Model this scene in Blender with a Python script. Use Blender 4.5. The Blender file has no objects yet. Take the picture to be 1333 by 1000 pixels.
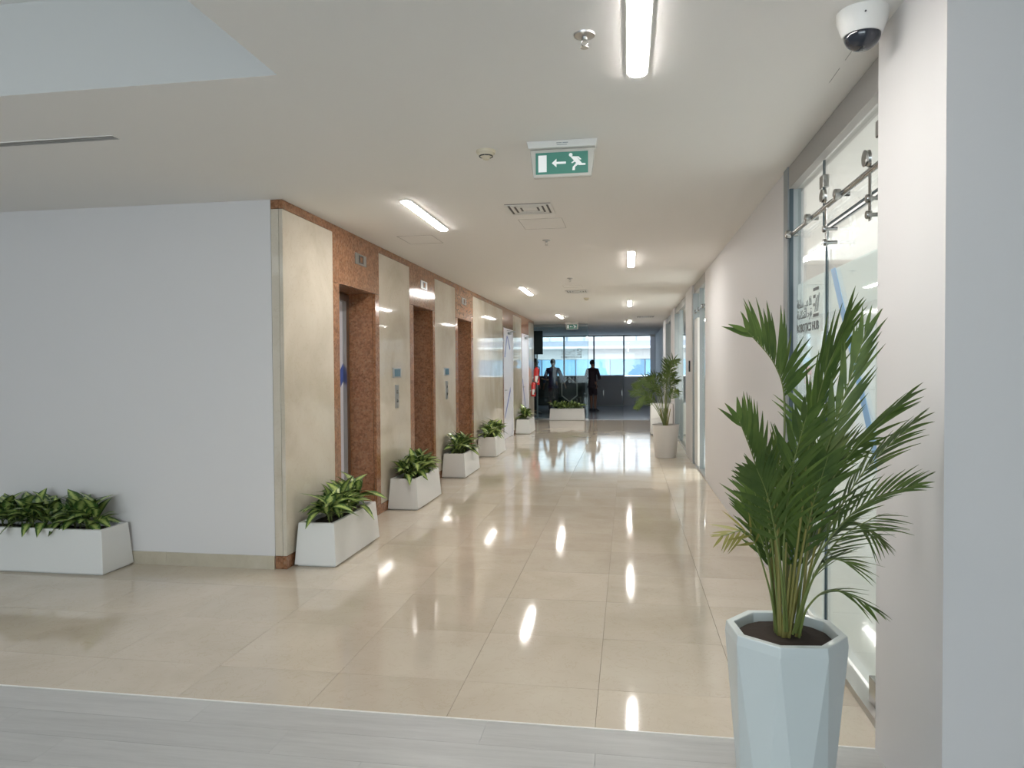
import bpy, math, random
from mathutils import Vector, Matrix, Euler
random.seed(7)
rnd = random.Random(11)
C = bpy.context.scene.collection
S = bpy.context.scene
PI = math.pi
HC, H = 1.52, 2.80

# ---------------------------------------------------------------- camera, world, lights, exposure
def make_camera():
    yaw, pitch, roll = math.radians(9.155), math.radians(-1.279), math.radians(-0.376)
    f = Vector((-math.sin(yaw)*math.cos(pitch), math.cos(yaw)*math.cos(pitch), math.sin(pitch)))
    r = f.cross(Vector((0, 0, 1))).normalized(); u = r.cross(f)
    c, s = math.cos(roll), math.sin(roll)
    r2 = r*c+u*s; u2 = -r*s+u*c
    cam = bpy.data.cameras.new('camera'); o = bpy.data.objects.new('camera', cam); C.objects.link(o)
    m = Matrix((r2, u2, -f)).transposed().to_4x4(); m.translation = (0, 0, HC)
    o.matrix_world = m
    cam.sensor_width = 36; cam.lens = 934.59/1333*36; cam.clip_start = 0.05; cam.clip_end = 300
    S.camera = o
make_camera()
W = bpy.data.worlds.new('sky'); S.world = W; W.use_nodes = True
bg = W.node_tree.nodes['Background']; bg.inputs[0].default_value = (0.80, 0.90, 1.0, 1); bg.inputs[1].default_value = 1.4
S.view_settings.view_transform = 'Standard'; S.view_settings.look = 'None'
S.view_settings.gamma = 1; S.view_settings.use_curve_mapping = False
S.view_settings.exposure = 1.35
LAMP = 37.0
def area(name, loc, rot, sx, sy, power, col):
    l = bpy.data.lights.new(name, 'AREA'); l.shape = 'RECTANGLE'; l.size = sx; l.size_y = sy; l.energy = power; l.color = col
    o = bpy.data.objects.new(name, l); C.objects.link(o); o.location = loc; o.rotation_euler = rot
    return o
# daylight entering by the big window of the room behind the camera, plus an added unseen overhead fill that brightens the ceiling by bounce
area('daylight_near_window', (-1.6, -5.95, 1.4), (PI/2, 0, 0), 5.5, 1.8, 42, (0.80, 0.94, 0.97))
area('near_room_fill', (-4.5, -1.0, 3.15), (0, 0, 0), 3.0, 3.0, 20, (0.92, 0.97, 1.0))
# lights of the offices behind the glass partitions
area('office_lamp', (2.6, 6.0, 2.7), (0, 0, 0), 1.6, 5.0, 95, (1.0, 0.99, 0.97))
area('office_lamp_far', (2.6, 12.5, 2.7), (0, 0, 0), 1.0, 4.0, 120, (1.0, 0.98, 0.95))

# ---------------------------------------------------------------- materials
def mat(name, col, rough=0.5, metal=0.0, spec=0.5, coat=0.0, emis=None, est=0.0):
    m = bpy.data.materials.new(name); m.use_nodes = True
    b = m.node_tree.nodes['Principled BSDF']
    b.inputs['Base Color'].default_value = (*col, 1); b.inputs['Roughness'].default_value = rough
    b.inputs['Metallic'].default_value = metal; b.inputs['Specular IOR Level'].default_value = spec
    b.inputs['Coat Weight'].default_value = coat; b.inputs['Coat Roughness'].default_value = 0.03
    if emis: b.inputs['Emission Color'].default_value = (*emis, 1); b.inputs['Emission Strength'].default_value = est
    return m
def nd(m, t, **kw):
    n = m.node_tree.nodes.new(t)
    for k, v in kw.items():
        if k in n.inputs: n.inputs[k].default_value = v
        else: setattr(n, k, v)
    return n
def lk(m, a, b): m.node_tree.links.new(a, b)
def ramp(m, fac, stops):
    r = nd(m, 'ShaderNodeValToRGB'); e = r.color_ramp.elements
    while len(e) < len(stops): e.new(0.5)
    for el, (p, c) in zip(e, stops): el.position = p; el.color = (*c, 1)
    lk(m, fac, r.inputs[0]); return r.outputs[0]
def coords(m, scale=(1, 1, 1), obj_random=True):
    """object position in the world plus a random offset for every piece, so each slab has its own figure"""
    g = nd(m, 'ShaderNodeNewGeometry'); mp = nd(m, 'ShaderNodeMapping'); mp.inputs['Scale'].default_value = scale
    if obj_random:
        oi = nd(m, 'ShaderNodeObjectInfo'); mu = nd(m, 'ShaderNodeMath', operation='MULTIPLY'); mu.inputs[1].default_value = 37.0
        lk(m, oi.outputs['Random'], mu.inputs[0])
        ad = nd(m, 'ShaderNodeVectorMath', operation='ADD'); cb = nd(m, 'ShaderNodeCombineXYZ')
        for i in range(3): lk(m, mu.outputs[0], cb.inputs[i])
        lk(m, g.outputs['Position'], ad.inputs[0]); lk(m, cb.outputs[0], ad.inputs[1]); lk(m, ad.outputs[0], mp.inputs[0])
    else: lk(m, g.outputs['Position'], mp.inputs[0])
    return mp.outputs[0]
def noise(m, v, scale, detail=4, rough=0.5, dist=0.0):
    n = nd(m, 'ShaderNodeTexNoise'); n.inputs['Scale'].default_value = scale; n.inputs['Detail'].default_value = detail
    n.inputs['Roughness'].default_value = rough; n.inputs['Distortion'].default_value = dist
    lk(m, v, n.inputs['Vector']); return n.outputs['Fac']
def mixc(m, a, b, f, mode='MIX'):
    x = nd(m, 'ShaderNodeMix', data_type='RGBA', blend_type=mode)
    for s, v in ((6, a), (7, b)):
        if isinstance(v, tuple): x.inputs[s].default_value = (*v, 1)
        else: lk(m, v, x.inputs[s])
    if isinstance(f, float): x.inputs[0].default_value = f
    else: lk(m, f, x.inputs[0])
    return x.outputs[2]
def bsdf(m): return m.node_tree.nodes['Principled BSDF']
def value_by_piece(m, col, lo, hi):
    oi = nd(m, 'ShaderNodeObjectInfo'); mr = nd(m, 'ShaderNodeMapRange'); mr.inputs[3].default_value = lo; mr.inputs[4].default_value = hi
    lk(m, oi.outputs['Random'], mr.inputs[0]); hs = nd(m, 'ShaderNodeHueSaturation')
    lk(m, mr.outputs[0], hs.inputs['Value']); lk(m, col, hs.inputs['Color']); return hs.outputs[0]

M = {}
M['paint'] = mat('white_paint', (0.69, 0.675, 0.67), 0.55, spec=0.3)
M['ceil'] = mat('ceiling_paint', (0.82, 0.805, 0.78), 0.8, spec=0.2)
M['white'] = mat('white_plastic', (0.78, 0.77, 0.74), 0.4)
M['steel'] = mat('brushed_steel', (0.45, 0.45, 0.44), 0.28, metal=1.0)
M['frame'] = mat('grey_aluminium', (0.27, 0.30, 0.31), 0.5, metal=0.2)
M['header'] = mat('header_aluminium', (0.36, 0.35, 0.335), 0.5, metal=0.3)
M['chrome'] = mat('hardware_metal', (0.36, 0.36, 0.35), 0.22, metal=1.0)
M['dark'] = mat('black_plastic', (0.02, 0.022, 0.026), 0.35)
M['coffer'] = mat('coffer_shade_tone', (0.60, 0.60, 0.585), 0.8, spec=0.2)  # ceiling colour darkened, so the coffer face looks more shaded
M['grout'] = mat('floor_grout', (0.30, 0.25, 0.19), 0.8)
M['joint'] = mat('ceiling_joint', (0.52, 0.50, 0.48), 0.9)
M['gap'] = mat('dark_joint', (0.10, 0.085, 0.065), 0.8)
M['doorwhite'] = mat('door_lacquer', (0.70, 0.70, 0.76), 0.3)
M['blue'] = mat('blue_film', (0.07, 0.12, 0.42), 0.4)
M['lightblue'] = mat('light_blue_film', (0.25, 0.47, 0.74), 0.35)
M['ink'] = mat('grey_lettering', (0.12, 0.13, 0.13), 0.5)
M['soil'] = mat('potting_soil', (0.035, 0.024, 0.018), 0.95)
M['red'] = mat('red_enamel', (0.55, 0.02, 0.02), 0.25, coat=0.5)
M['sign_green'] = mat('sign_green', (0.07, 0.27, 0.21), 0.4)
M['sign_white'] = mat('sign_white', (0.78, 0.80, 0.80), 0.4, emis=(0.8, 0.82, 0.8), est=0.12)
M['acrylic'] = mat('sign_acrylic', (0.62, 0.60, 0.55), 0.25)
M['cream_plastic'] = mat('cream_plastic', (0.68, 0.62, 0.48), 0.5)
M['pot'] = mat('pot_glaze', (0.62, 0.68, 0.68), 0.3, coat=0.3)
M['potb'] = mat('pot_satin', (0.68, 0.66, 0.63), 0.3, coat=0.2)
M['planter'] = mat('planter_white', (0.72, 0.72, 0.70), 0.35)
M['skin'] = mat('skin', (0.20, 0.10, 0.065), 0.6)
M['hair'] = mat('hair', (0.012, 0.010, 0.009), 0.6)
M['shirt_blue'] = mat('shirt_navy', (0.022, 0.035, 0.09), 0.8)
M['shirt_dark'] = mat('shirt_dark', (0.03, 0.018, 0.025), 0.8)
M['trousers'] = mat('trousers_dark', (0.018, 0.02, 0.026), 0.85)
M['shoe'] = mat('shoe', (0.015, 0.015, 0.018), 0.5)
M['desk'] = mat('grey_laminate', (0.23, 0.24, 0.26), 0.4)
M['green_fabric'] = mat('dark_green_fabric', (0.035, 0.055, 0.055), 0.8)
M['pale_edge'] = mat('pale_wood_edge', (0.42, 0.42, 0.38), 0.5)
M['lamp'] = mat('lamp_diffuser', (0.9, 0.9, 0.9), 0.4, emis=(1.0, 0.965, 0.92), est=LAMP)
M['facade'] = mat('facade_white', (0.86, 0.85, 0.86), 0.6)
M['facade_grey'] = mat('facade_grey', (0.42, 0.43, 0.50), 0.6)
M['facade_cream'] = mat('facade_cream', (0.66, 0.62, 0.58), 0.6)
M['facade_blue'] = mat('facade_blue', (0.26, 0.50, 0.68), 0.35)
M['facade_deep'] = mat('facade_deep_blue', (0.17, 0.32, 0.48), 0.35)
M['asphalt'] = mat('street', (0.30, 0.33, 0.38), 0.9)
M['stem'] = mat('palm_stem', (0.24, 0.22, 0.06), 0.5)
M['rachis'] = mat('palm_rachis', (0.15, 0.19, 0.05), 0.5)
def cream(name, c1, c2, c3, s, rough, coat, lo, hi, rv=0.0):
    m = mat(name, c1, rough, coat=coat); v = coords(m)
    n1 = noise(m, v, s, 6, 0.55, 0.6); n2 = noise(m, v, s*4.5, 5, 0.6, 1.2)
    c = ramp(m, n1, [(0.35, c2), (0.52, c1), (0.7, c3)])
    veins = ramp(m, n2, [(0.485, (1, 1, 1)), (0.5, (0.88, 0.84, 0.78)), (0.515, (1, 1, 1))])
    c = mixc(m, c, veins, 0.55, 'MULTIPLY')
    c = value_by_piece(m, c, lo, hi)
    lk(m, c, bsdf(m).inputs['Base Color']); return m
M['tile'] = cream('floor_marble', (0.62, 0.545, 0.445), (0.575, 0.50, 0.40), (0.655, 0.585, 0.485), 1.6, 0.06, 0.0, 0.945, 1.045)
bsdf(M['tile']).inputs['Specular IOR Level'].default_value = 0.62
M['cream'] = cream('cream_marble', (0.57, 0.515, 0.425), (0.49, 0.435, 0.345), (0.61, 0.56, 0.475), 1.3, 0.045, 0.0, 0.98, 1.03)
bsdf(M['cream']).inputs['Specular IOR Level'].default_value = 0.42
M['base'] = cream('skirting_marble', (0.50, 0.45, 0.35), (0.45, 0.40, 0.31), (0.54, 0.49, 0.40), 3.0, 0.3, 0.0, 0.95, 1.04)
def granite():
    m = mat('red_granite', (0.4, 0.2, 0.1), 0.12); v = coords(m)
    vo = nd(m, 'ShaderNodeTexVoronoi'); vo.inputs['Scale'].default_value = 55; lk(m, v, vo.inputs['Vector'])
    sp = nd(m, 'ShaderNodeSeparateColor'); lk(m, vo.outputs['Color'], sp.inputs[0])
    c = ramp(m, sp.outputs[0], [(0.0, (0.22, 0.10, 0.05)), (0.4, (0.30, 0.145, 0.075)), (0.8, (0.35, 0.18, 0.095)), (1.0, (0.32, 0.185, 0.11))])
    n = noise(m, v, 14, 5, 0.65, 0.8); c2 = ramp(m, n, [(0.35, (0.72, 0.70, 0.68)), (0.6, (1.05, 1.02, 1.0))])
    c = mixc(m, c, c2, 0.8, 'MULTIPLY'); lk(m, c, bsdf(m).inputs['Base Color']); return m
M['granite'] = granite()
def laminate():
    m = mat('grey_oak_plank', (0.4, 0.4, 0.4), 0.38); v = coords(m, (0.7, 9, 1))
    n = noise(m, v, 2.2, 6, 0.6, 0.5); n2 = noise(m, v, 9, 4, 0.7)
    c = ramp(m, n, [(0.25, (0.43, 0.43, 0.425)), (0.55, (0.50, 0.50, 0.49)), (0.8, (0.53, 0.53, 0.52))])
    c = mixc(m, c, ramp(m, n2, [(0.3, (0.88, 0.88, 0.88)), (0.6, (1, 1, 1))]), 0.6, 'MULTIPLY')
    lk(m, value_by_piece(m, c, 0.95, 1.04), bsdf(m).inputs['Base Color']); return m
M['laminate'] = laminate()
M['vinyl'] = mat('blue_grey_vinyl', (0.27, 0.30, 0.36), 0.18)
def thin_glass(name, tint, refl=1.0):
    m = bpy.data.materials.new(name); m.use_nodes = True; nt = m.node_tree; nt.nodes.remove(nt.nodes['Principled BSDF'])
    out = nt.nodes['Material Output']; fr = nd(m, 'ShaderNodeFresnel'); ge = nd(m, 'ShaderNodeNewGeometry'); ma = nd(m, 'ShaderNodeMath', operation='MULTIPLY_ADD'); ma.inputs[1].default_value = 1/1.5-1.5; ma.inputs[2].default_value = 1.5
    lk(m, ge.outputs['Backfacing'], ma.inputs[0]); lk(m, ma.outputs[0], fr.inputs[0])
    mu = nd(m, 'ShaderNodeMath', operation='MULTIPLY'); mu.inputs[1].default_value = refl; lk(m, fr.outputs[0], mu.inputs[0])
    t = nd(m, 'ShaderNodeBsdfTransparent'); t.inputs[0].default_value = (*tint, 1)
    g = nd(m, 'ShaderNodeBsdfGlossy'); g.inputs['Roughness'].default_value = 0.02; g.inputs['Color'].default_value = (0.95, 0.97, 0.97, 1)
    x = nd(m, 'ShaderNodeMixShader'); lk(m, mu.outputs[0], x.inputs[0]); lk(m, t.outputs[0], x.inputs[1]); lk(m, g.outputs[0], x.inputs[2])
    lk(m, x.outputs[0], out.inputs[0]); return m
M['glass'] = thin_glass('clear_glass', (0.96, 0.985, 0.975))
M['tint'] = thin_glass('tinted_glass', (0.80, 0.87, 0.88), 0.4)
M['gedge'] = mat('glass_edge', (0.06, 0.085, 0.10), 0.45, spec=0.2)
M['film'] = mat('frosted_film', (0.74, 0.78, 0.77), 0.35, coat=0.4)
def _film():
    m = M['film']; t = nd(m, 'ShaderNodeBsdfTranslucent'); t.inputs[0].default_value = (0.74, 0.77, 0.77, 1)
    x = nd(m, 'ShaderNodeMixShader'); x.inputs[0].default_value = 0.6
    lk(m, bsdf(m).outputs[0], x.inputs[1]); lk(m, t.outputs[0], x.inputs[2]); lk(m, x.outputs[0], m.node_tree.nodes['Material Output'].inputs[0])
_film()
def leafmat():
    m = mat('variegated_leaf', (0.1, 0.2, 0.05), 0.35, coat=0.15)
    uv = nd(m, 'ShaderNodeUVMap'); sp = nd(m, 'ShaderNodeSeparateXYZ'); lk(m, uv.outputs[0], sp.inputs[0])
    a = nd(m, 'ShaderNodeMath', operation='SUBTRACT'); lk(m, sp.outputs[0], a.inputs[0]); a.inputs[1].default_value = 0.5
    b = nd(m, 'ShaderNodeMath', operation='ABSOLUTE'); lk(m, a.outputs[0], b.inputs[0])
    oi = nd(m, 'ShaderNodeObjectInfo'); mp = nd(m, 'ShaderNodeMapping'); lk(m, uv.outputs[0], mp.inputs[0]); mp.inputs['Scale'].default_value = (3, 9, 1)
    cb = nd(m, 'ShaderNodeCombineXYZ'); mu = nd(m, 'ShaderNodeMath', operation='MULTIPLY'); mu.inputs[1].default_value = 50; lk(m, oi.outputs['Random'], mu.inputs[0]); lk(m, mu.outputs[0], cb.inputs[0]); lk(m, cb.outputs[0], mp.inputs['Location'])
    n = noise(m, mp.outputs[0], 1.6, 3, 0.6); c = nd(m, 'ShaderNodeMath', operation='MULTIPLY_ADD'); lk(m, n, c.inputs[0]); c.inputs[1].default_value = 0.55; lk(m, b.outputs[0], c.inputs[2])
    col = ramp(m, c.outputs[0], [(0.36, (0.40, 0.48, 0.15)), (0.50, (0.23, 0.33, 0.08)), (0.57, (0.05, 0.115, 0.025)), (1.0, (0.03, 0.075, 0.02))])
    mid = ramp(m, b.outputs[0], [(0.0, (1.3, 1.3, 1.2)), (0.03, (1, 1, 1))])
    lk(m, mixc(m, col, mid, 0.6, 'MULTIPLY'), bsdf(m).inputs['Base Color']); return m
M['leaf'] = leafmat()
def palmleaf():
    m = mat('palm_leaflet', (0.05, 0.13, 0.03), 0.45, spec=0.35)
    oi = nd(m, 'ShaderNodeObjectInfo'); v = coords(m)
    n = noise(m, v, 9, 3)
    c = ramp(m, n, [(0.3, (0.055, 0.10, 0.022)), (0.6, (0.11, 0.17, 0.036)), (0.8, (0.20, 0.24, 0.06))])
    lk(m, value_by_piece(m, c, 0.8, 1.25), bsdf(m).inputs['Base Color']); return m
M['palm'] = palmleaf()
M['palm_yellow'] = mat('yellowing_leaflet', (0.24, 0.22, 0.05), 0.45)

# ---------------------------------------------------------------- mesh helpers
class MB:
    def __init__(s): s.v = []; s.f = []; s.mi = []; s.uv = {}
    def add(s, vs, fs, mi=0, xf=None):
        n = len(s.v)
        s.v += [tuple(xf @ Vector(p)) if xf else tuple(p) for p in vs]
        for f in fs: s.f.append([i+n for i in f]); s.mi.append(mi)
        return s
    def box(s, x0, x1, y0, y1, z0, z1, mi=0, xf=None):
        return s.add([(x0,y0,z0),(x1,y0,z0),(x1,y1,z0),(x0,y1,z0),(x0,y0,z1),(x1,y0,z1),(x1,y1,z1),(x0,y1,z1)],
              [(0,3,2,1),(4,5,6,7),(0,1,5,4),(1,2,6,5),(2,3,7,6),(3,0,4,7)], mi, xf)
    def lathe(s, prof, n=24, mi=0, xf=None, cap=True, rot=0.0):
        vs = []; fs = []
        for r, z in prof:
            for k in range(n):
                a = 2*PI*k/n+rot; vs.append((r*math.cos(a), r*math.sin(a), z))
        for i in range(len(prof)-1):
            for k in range(n): fs.append((i*n+k, i*n+(k+1) % n, (i+1)*n+(k+1) % n, (i+1)*n+k))
        if cap:
            fs.append(tuple(range(n-1, -1, -1))); fs.append(tuple((len(prof)-1)*n+k for k in range(n)))
        return s.add(vs, fs, mi, xf)
    def tube(s, pts, rad, n=8, mi=0, cap=True):
        pts = [Vector(p) for p in pts]; vs = []; fs = []
        rads = rad if isinstance(rad, (list, tuple)) else [rad]*len(pts)
        for i, p in enumerate(pts):
            t = (pts[min(i+1, len(pts)-1)]-pts[max(i-1, 0)]).normalized()
            a = t.cross(Vector((0.13, 0.37, 0.92)))
            if a.length < 1e-3: a = t.cross(Vector((1, 0, 0)))
            a.normalize(); b = t.cross(a)
            for k in range(n):
                an = 2*PI*k/n; vs.append(tuple(p+(a*math.cos(an)+b*math.sin(an))*rads[i]))
        for i in range(len(pts)-1):
            for k in range(n): fs.append((i*n+k, i*n+(k+1) % n, (i+1)*n+(k+1) % n, (i+1)*n+k))
        if cap: fs.append(tuple(range(n-1, -1, -1))); fs.append(tuple((len(pts)-1)*n+k for k in range(n)))
        return s.add(vs, fs, mi)
    def prism(s, poly, d0, d1, axis='y', mi=0, xf=None):
        """polygon in (a, b) extruded from d0 to d1; axis y: poly is (x, z); axis x: poly is (y, z); axis z: poly is (x, y)"""
        def P(a, b, d): return {'y': (a, d, b), 'x': (d, a, b), 'z': (a, b, d)}[axis]
        n = len(poly); vs = [P(a, b, d0) for a, b in poly]+[P(a, b, d1) for a, b in poly]
        fs = [tuple(range(n)), tuple(range(2*n-1, n-1, -1))]+[(i, i+n, (i+1) % n+n, (i+1) % n) for i in range(n)]
        return s.add(vs, fs, mi, xf)
    def mesh(s, name, mats, smooth=False):
        me = bpy.data.meshes.new(name); me.from_pydata(s.v, [], s.f)
        for m in (mats if isinstance(mats, (list, tuple)) else [mats]): me.materials.append(m)
        for p, mi in zip(me.polygons, s.mi): p.material_index = mi; p.use_smooth = smooth
        me.validate(); me.update()
        import bmesh
        b = bmesh.new(); b.from_mesh(me); bmesh.ops.recalc_face_normals(b, faces=b.faces); b.to_mesh(me); b.free()
        return me
def obj(name, me, parent=None, loc=None, rot=None, kind=None):
    o = bpy.data.objects.new(name, me); C.objects.link(o)
    if parent: o.parent = parent
    if loc: o.location = loc
    if rot: o.rotation_euler = rot
    if kind: o['kind'] = kind
    return o
def put(name, mb, m, parent=None, loc=None, rot=None, kind=None, smooth=False, bevel=0.0):
    o = obj(name, mb.mesh(name, m, smooth), parent, loc, rot, kind)
    if bevel:
        b = o.modifiers.new('bevel', 'BEVEL'); b.width = bevel; b.segments = 2; b.limit_method = 'ANGLE'; b.angle_limit = 0.6
    if smooth:
        w = o.modifiers.new('wn', 'EDGE_SPLIT'); w.split_angle = 0.7
    return o
def box(name, m, x0, x1, y0, y1, z0, z1, parent=None, kind=None, bevel=0.0):
    return put(name, MB().box(x0, x1, y0, y1, z0, z1), m, parent, kind=kind, bevel=bevel)
def tag(o, label, cat, group=None):
    o['label'] = label; o['category'] = cat
    if group: o['group'] = group
    return o
def thing(name, label, cat, loc=(0, 0, 0), rotz=0.0, group=None):
    o = bpy.data.objects.new(name, None); C.objects.link(o); o.location = loc; o.rotation_euler = (0, 0, rotz); o.empty_display_size = 0.1
    return tag(o, label, cat, group)
def copy_tree(o, parent=None):
    c = o.copy(); C.objects.link(c); c.parent = parent
    for ch in list(o.children): copy_tree(ch, c)
    return c
def text_mesh(body, size, m, ext=0.0008, bold=False, align='LEFT'):
    cu = bpy.data.curves.new('lettering', 'FONT'); cu.body = body; cu.size = size; cu.extrude = ext; cu.align_x = align
    if bold: cu.offset = size*0.02
    cu.resolution_u = 3
    t = bpy.data.objects.new('tmp', cu); C.objects.link(t); bpy.context.view_layer.update()
    me = bpy.data.meshes.new_from_object(t.evaluated_get(bpy.context.evaluated_depsgraph_get()))
    bpy.data.objects.remove(t); me.materials.clear(); me.materials.append(m); return me

XL, XR, XC = -2.56, 1.03, 0.96      # lift wall face, right wall face, near column face
YF, YB, YE = 5.08, 3.0, 20.9        # front wall, laminate edge, end of the corridor floor

# ---------------------------------------------------------------- floors
sub = box('floor', M['grout'], -9, 5, -6, 31, -0.14, -0.021, kind='structure')
TS = 0.645; TY = 0.64; x_first = -0.14-TS*14
tm = {}
def tile_mesh(sx, sy):
    k = (round(sx, 3), round(sy, 3))
    if k not in tm: tm[k] = MB().box(0.0009, sx-0.0009, 0.0009, sy-0.0009, -0.02, 0).mesh('floor_tile', M['tile'])
    return tm[k]
ys = [YB+0.012]; y = 3.375
while y < YE: ys.append(y); y += TY
ys.append(YE)
xs_all = [x_first+TS*i for i in range(18)]
near, far = [], []
for j in range(len(ys)-1):
    y0, y1 = ys[j], ys[j+1]
    for i, x0 in enumerate(xs_all):
        x1 = x0+TS
        lo, hi = (-9.0, XR) if y0 < YF else (-2.9, XR)
        if y1 > 19.8: lo = -4.2
        a, b = max(x0, lo), min(x1, hi)
        if b-a < 0.05: continue
        if y0 > YF or a > -6.5: near.append((a, b, y0, y1))
        else: far.append((a, b, y0, y1))
for a, b, y0, y1 in near:
    t = obj('floor_tile', tile_mesh(b-a, y1-y0), sub, (a, y0, rnd.uniform(-0.0002, 0.0)), (rnd.uniform(-1, 1)*0.0005, rnd.uniform(-1, 1)*0.0004, 0))
mb = MB()
for a, b, y0, y1 in far: mb.box(a+0.001, b-0.001, y0+0.001, y1-0.001, -0.02, 0)
put('floor_tile_field', mb, M['tile'], sub, kind='stuff')
# laminate planks of the near room, running across
pm = MB().box(0.0006, 1.2794, 0.0006, 0.1914, -0.02, 0.0).mesh('floor_plank', M['laminate'])
for r in range(9):
    y0 = YB-0.192*(r+1); off = [0.0, 0.47, 0.86][r % 3]
    for k in range(-4, 3):
        x0 = k*1.28+off-0.6
        if x0 > 3.2: continue
        obj('floor_plank', pm, sub, (x0, y0, 0))
put('floor_plank_field', MB().box(-9, 5, -6, YB-0.192*9, -0.02, 0), M['laminate'], sub, kind='stuff')
put('floor_plank_side', MB().box(-9, -5.27, YB-0.192*9, YB, -0.02, 0), M['laminate'], sub, kind='stuff')
put('threshold_strip', MB().box(-9, XR, YB, YB+0.010, -0.02, 0.002), M['white'], sub)
box('vinyl_floor', M['vinyl'], -5, 3, YE+0.03, 30.2, -0.02, 0.0, sub)
box('end_threshold', M['steel'], -4.2, XR, YE+0.003, YE+0.028, -0.02, 0.003, sub)
box('office_floor', M['laminate'], XR+0.12, 5, YB, 20.8, -0.02, 0.0, sub)

# ---------------------------------------------------------------- ceiling with the raised coffer in the near room
ce = MB()
ce.box(-1.5, 5, -6, 30.2, H, H+0.12); ce.box(-9, -1.5, 2.95, 30.2, H, H+0.12)
ce.box(-9, -1.5, -6, 2.949, H+0.42, H+0.54); ce.box(-9, -1.5, 2.951, 3.07, H+0.12, H+0.54); ce.box(-1.5, -1.38, -6, 3.07, H+0.12, H+0.54)
ceiling = put('ceiling', ce, M['ceil'], kind='structure')
put('coffer_shade_sheet', MB().box(-9, -1.5, 2.9492, 2.9508, H+0.001, H+0.42), M['coffer'], ceiling)  # added thin sheet whose darker colour puts shade on the coffer's far face
# access hatches: thin recessed joints made as slim frames
def hatch(x0, x1, y0, y1):
    m = MB(); w = 0.004
    m.box(x0, x1, y0, y0+w, H-0.002, H+0.01); m.box(x0, x1, y1-w, y1, H-0.002, H+0.01); m.box(x0, x0+w, y0, y1, H-0.002, H+0.01); m.box(x1-w, x1, y0, y1, H-0.002, H+0.01)
    put('access_hatch', m, M['joint'], ceiling)
hatch(-0.93, -0.55, 6.15, 6.60); hatch(-2.2, -1.85, 6.7, 7.15); hatch(-1.0, -0.70, 11.2, 11.5)
for ya, yb in ((3.10, 3.22), (3.30, 3.46)): box('ceiling_joint', M['header'], 0.902, 0.905, ya, yb, H-0.001, H+0.01, ceiling)

# ---------------------------------------------------------------- near room shell
box('wall_front', M['paint'], -9, -2.655, YF, YF+0.15, 0, H, kind='structure')
wf = bpy.data.objects['wall_front']
for k in range(8):
    x1 = -2.655-0.9*k; x0 = x1-0.898
    box('skirting_stone', M['base'], x0, x1, YF-0.014, YF+0.002, 0.0, 0.10, wf)
box('wall_left', M['paint'], -9.15, -9, -6, YF+0.15, 0, H+0.5, kind='structure')
wb = MB()   # back wall with a wide window behind the camera
wb.box(-9, 5, -6.15, -6.0, 0, 0.5); wb.box(-9, 5, -6.15, -6, 2.7, H+0.5); wb.box(-9, -6.6, -6.15, -6, 0.5, 2.7); wb.box(0.6, 5, -6.15, -6, 0.5, 2.7)
put('wall_back', wb, M['paint'], kind='structure')
wr = MB()   # the pier beside the potted palm and the return wall of the near room
wr.box(XC, 5.0, 2.385, 2.99, 0, H); wr.box(5.0, 5.15, -6, 31, 0, H+0.1)
col = put('wall_right', wr, M['paint'], kind='structure')

# ---------------------------------------------------------------- right corridor wall
wr2 = MB(); wr2.box(XR, XR+0.12, 4.99, 9.95, 0, H)
put('wall_corridor_right', wr2, M['paint'], kind='structure')
ob = MB(); ob.box(XR+0.12, 5, 9.6, 9.72, 0, H); ob.box(4.2, 4.3, 2.99, 20.8, 0, H); ob.box(XR+0.12, 5, 20.8, 20.9, 0, H)
put('wall_office', ob, M['paint'], kind='structure')
for nm, y0, y1, w in (('column_near', 11.62, 12.85, 0.14), ('column_mid', 16.0, 17.2, 0.14), ('column_far', 19.6, 20.9, 0.2)):
    box('wall_pier', M['paint'], XR-0.03, XR+w, y0, y1, 0, H, kind='structure')

# ---------------------------------------------------------------- glass partition with sliding door, beside the near palm
gp = thing('glass_partition', 'frameless frosted glass partition with grey header beside the near column', 'partition', (XR, 3.0, 0))
gx = 0.035
def gbox(name, m, x0, x1, y0, y1, z0, z1, par=gp, bevel=0.0):
    # coordinates given in the world, the parent stands at (XR, 3.0, 0)
    return put(name, MB().box(x0-XR, x1-XR, y0-3.0, y1-3.0, z0, z1), m, par, bevel=bevel)
gbox('header', M['header'], XR-0.005, XR+0.09, 3.0, 4.985, 2.655, 2.795)
gbox('frame_post', M['frame'], XR-0.012, XR+0.07, 4.86, 4.985, 0.0, 2.797)
gbox('post_seal', M['gedge'], XR-0.002, XR+0.02, 4.845, 4.859, 0.0, 2.655)
gbox('sill', M['steel'], XR-0.01, XR+0.08, 3.0, 4.85, 0.0, 0.035)
for nm, y0, y1, z0 in (('fixed_pane', 4.195, 4.84, 0.036), ('transom_pane', 3.283, 4.189, 2.285), ('side_pane', 3.002, 3.277, 0.036)):
    gbox(nm, M['glass'], XR+0.036, XR+0.046, y0, y1, z0, 2.65)
gbox('pane_edge', M['gedge'], XR+0.033, XR+0.047, 4.1895, 4.1945, 2.285, 2.65)
gbox('pane_edge', M['gedge'], XR+0.033, XR+0.047, 3.2775, 3.2825, 0.036, 2.65)
gbox('transom_edge', M['gedge'], XR+0.033, XR+0.047, 3.283, 4.189, 2.278, 2.284)
gbox('frosted_film', M['film'], XR+0.0465, XR+0.049, 4.197, 4.838, 0.05, 2.04)
gbox('frosted_film', M['film'], XR+0.0465, XR+0.049, 3.004, 3.275, 0.05, 2.04)
for yy, zz in ((4.19, 2.53), (3.28, 2.53)):
    gbox('glass_clip', M['chrome'], XR+0.022, XR+0.058, yy-0.035, yy+0.035, zz-0.035, zz+0.035, bevel=0.004)
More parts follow.
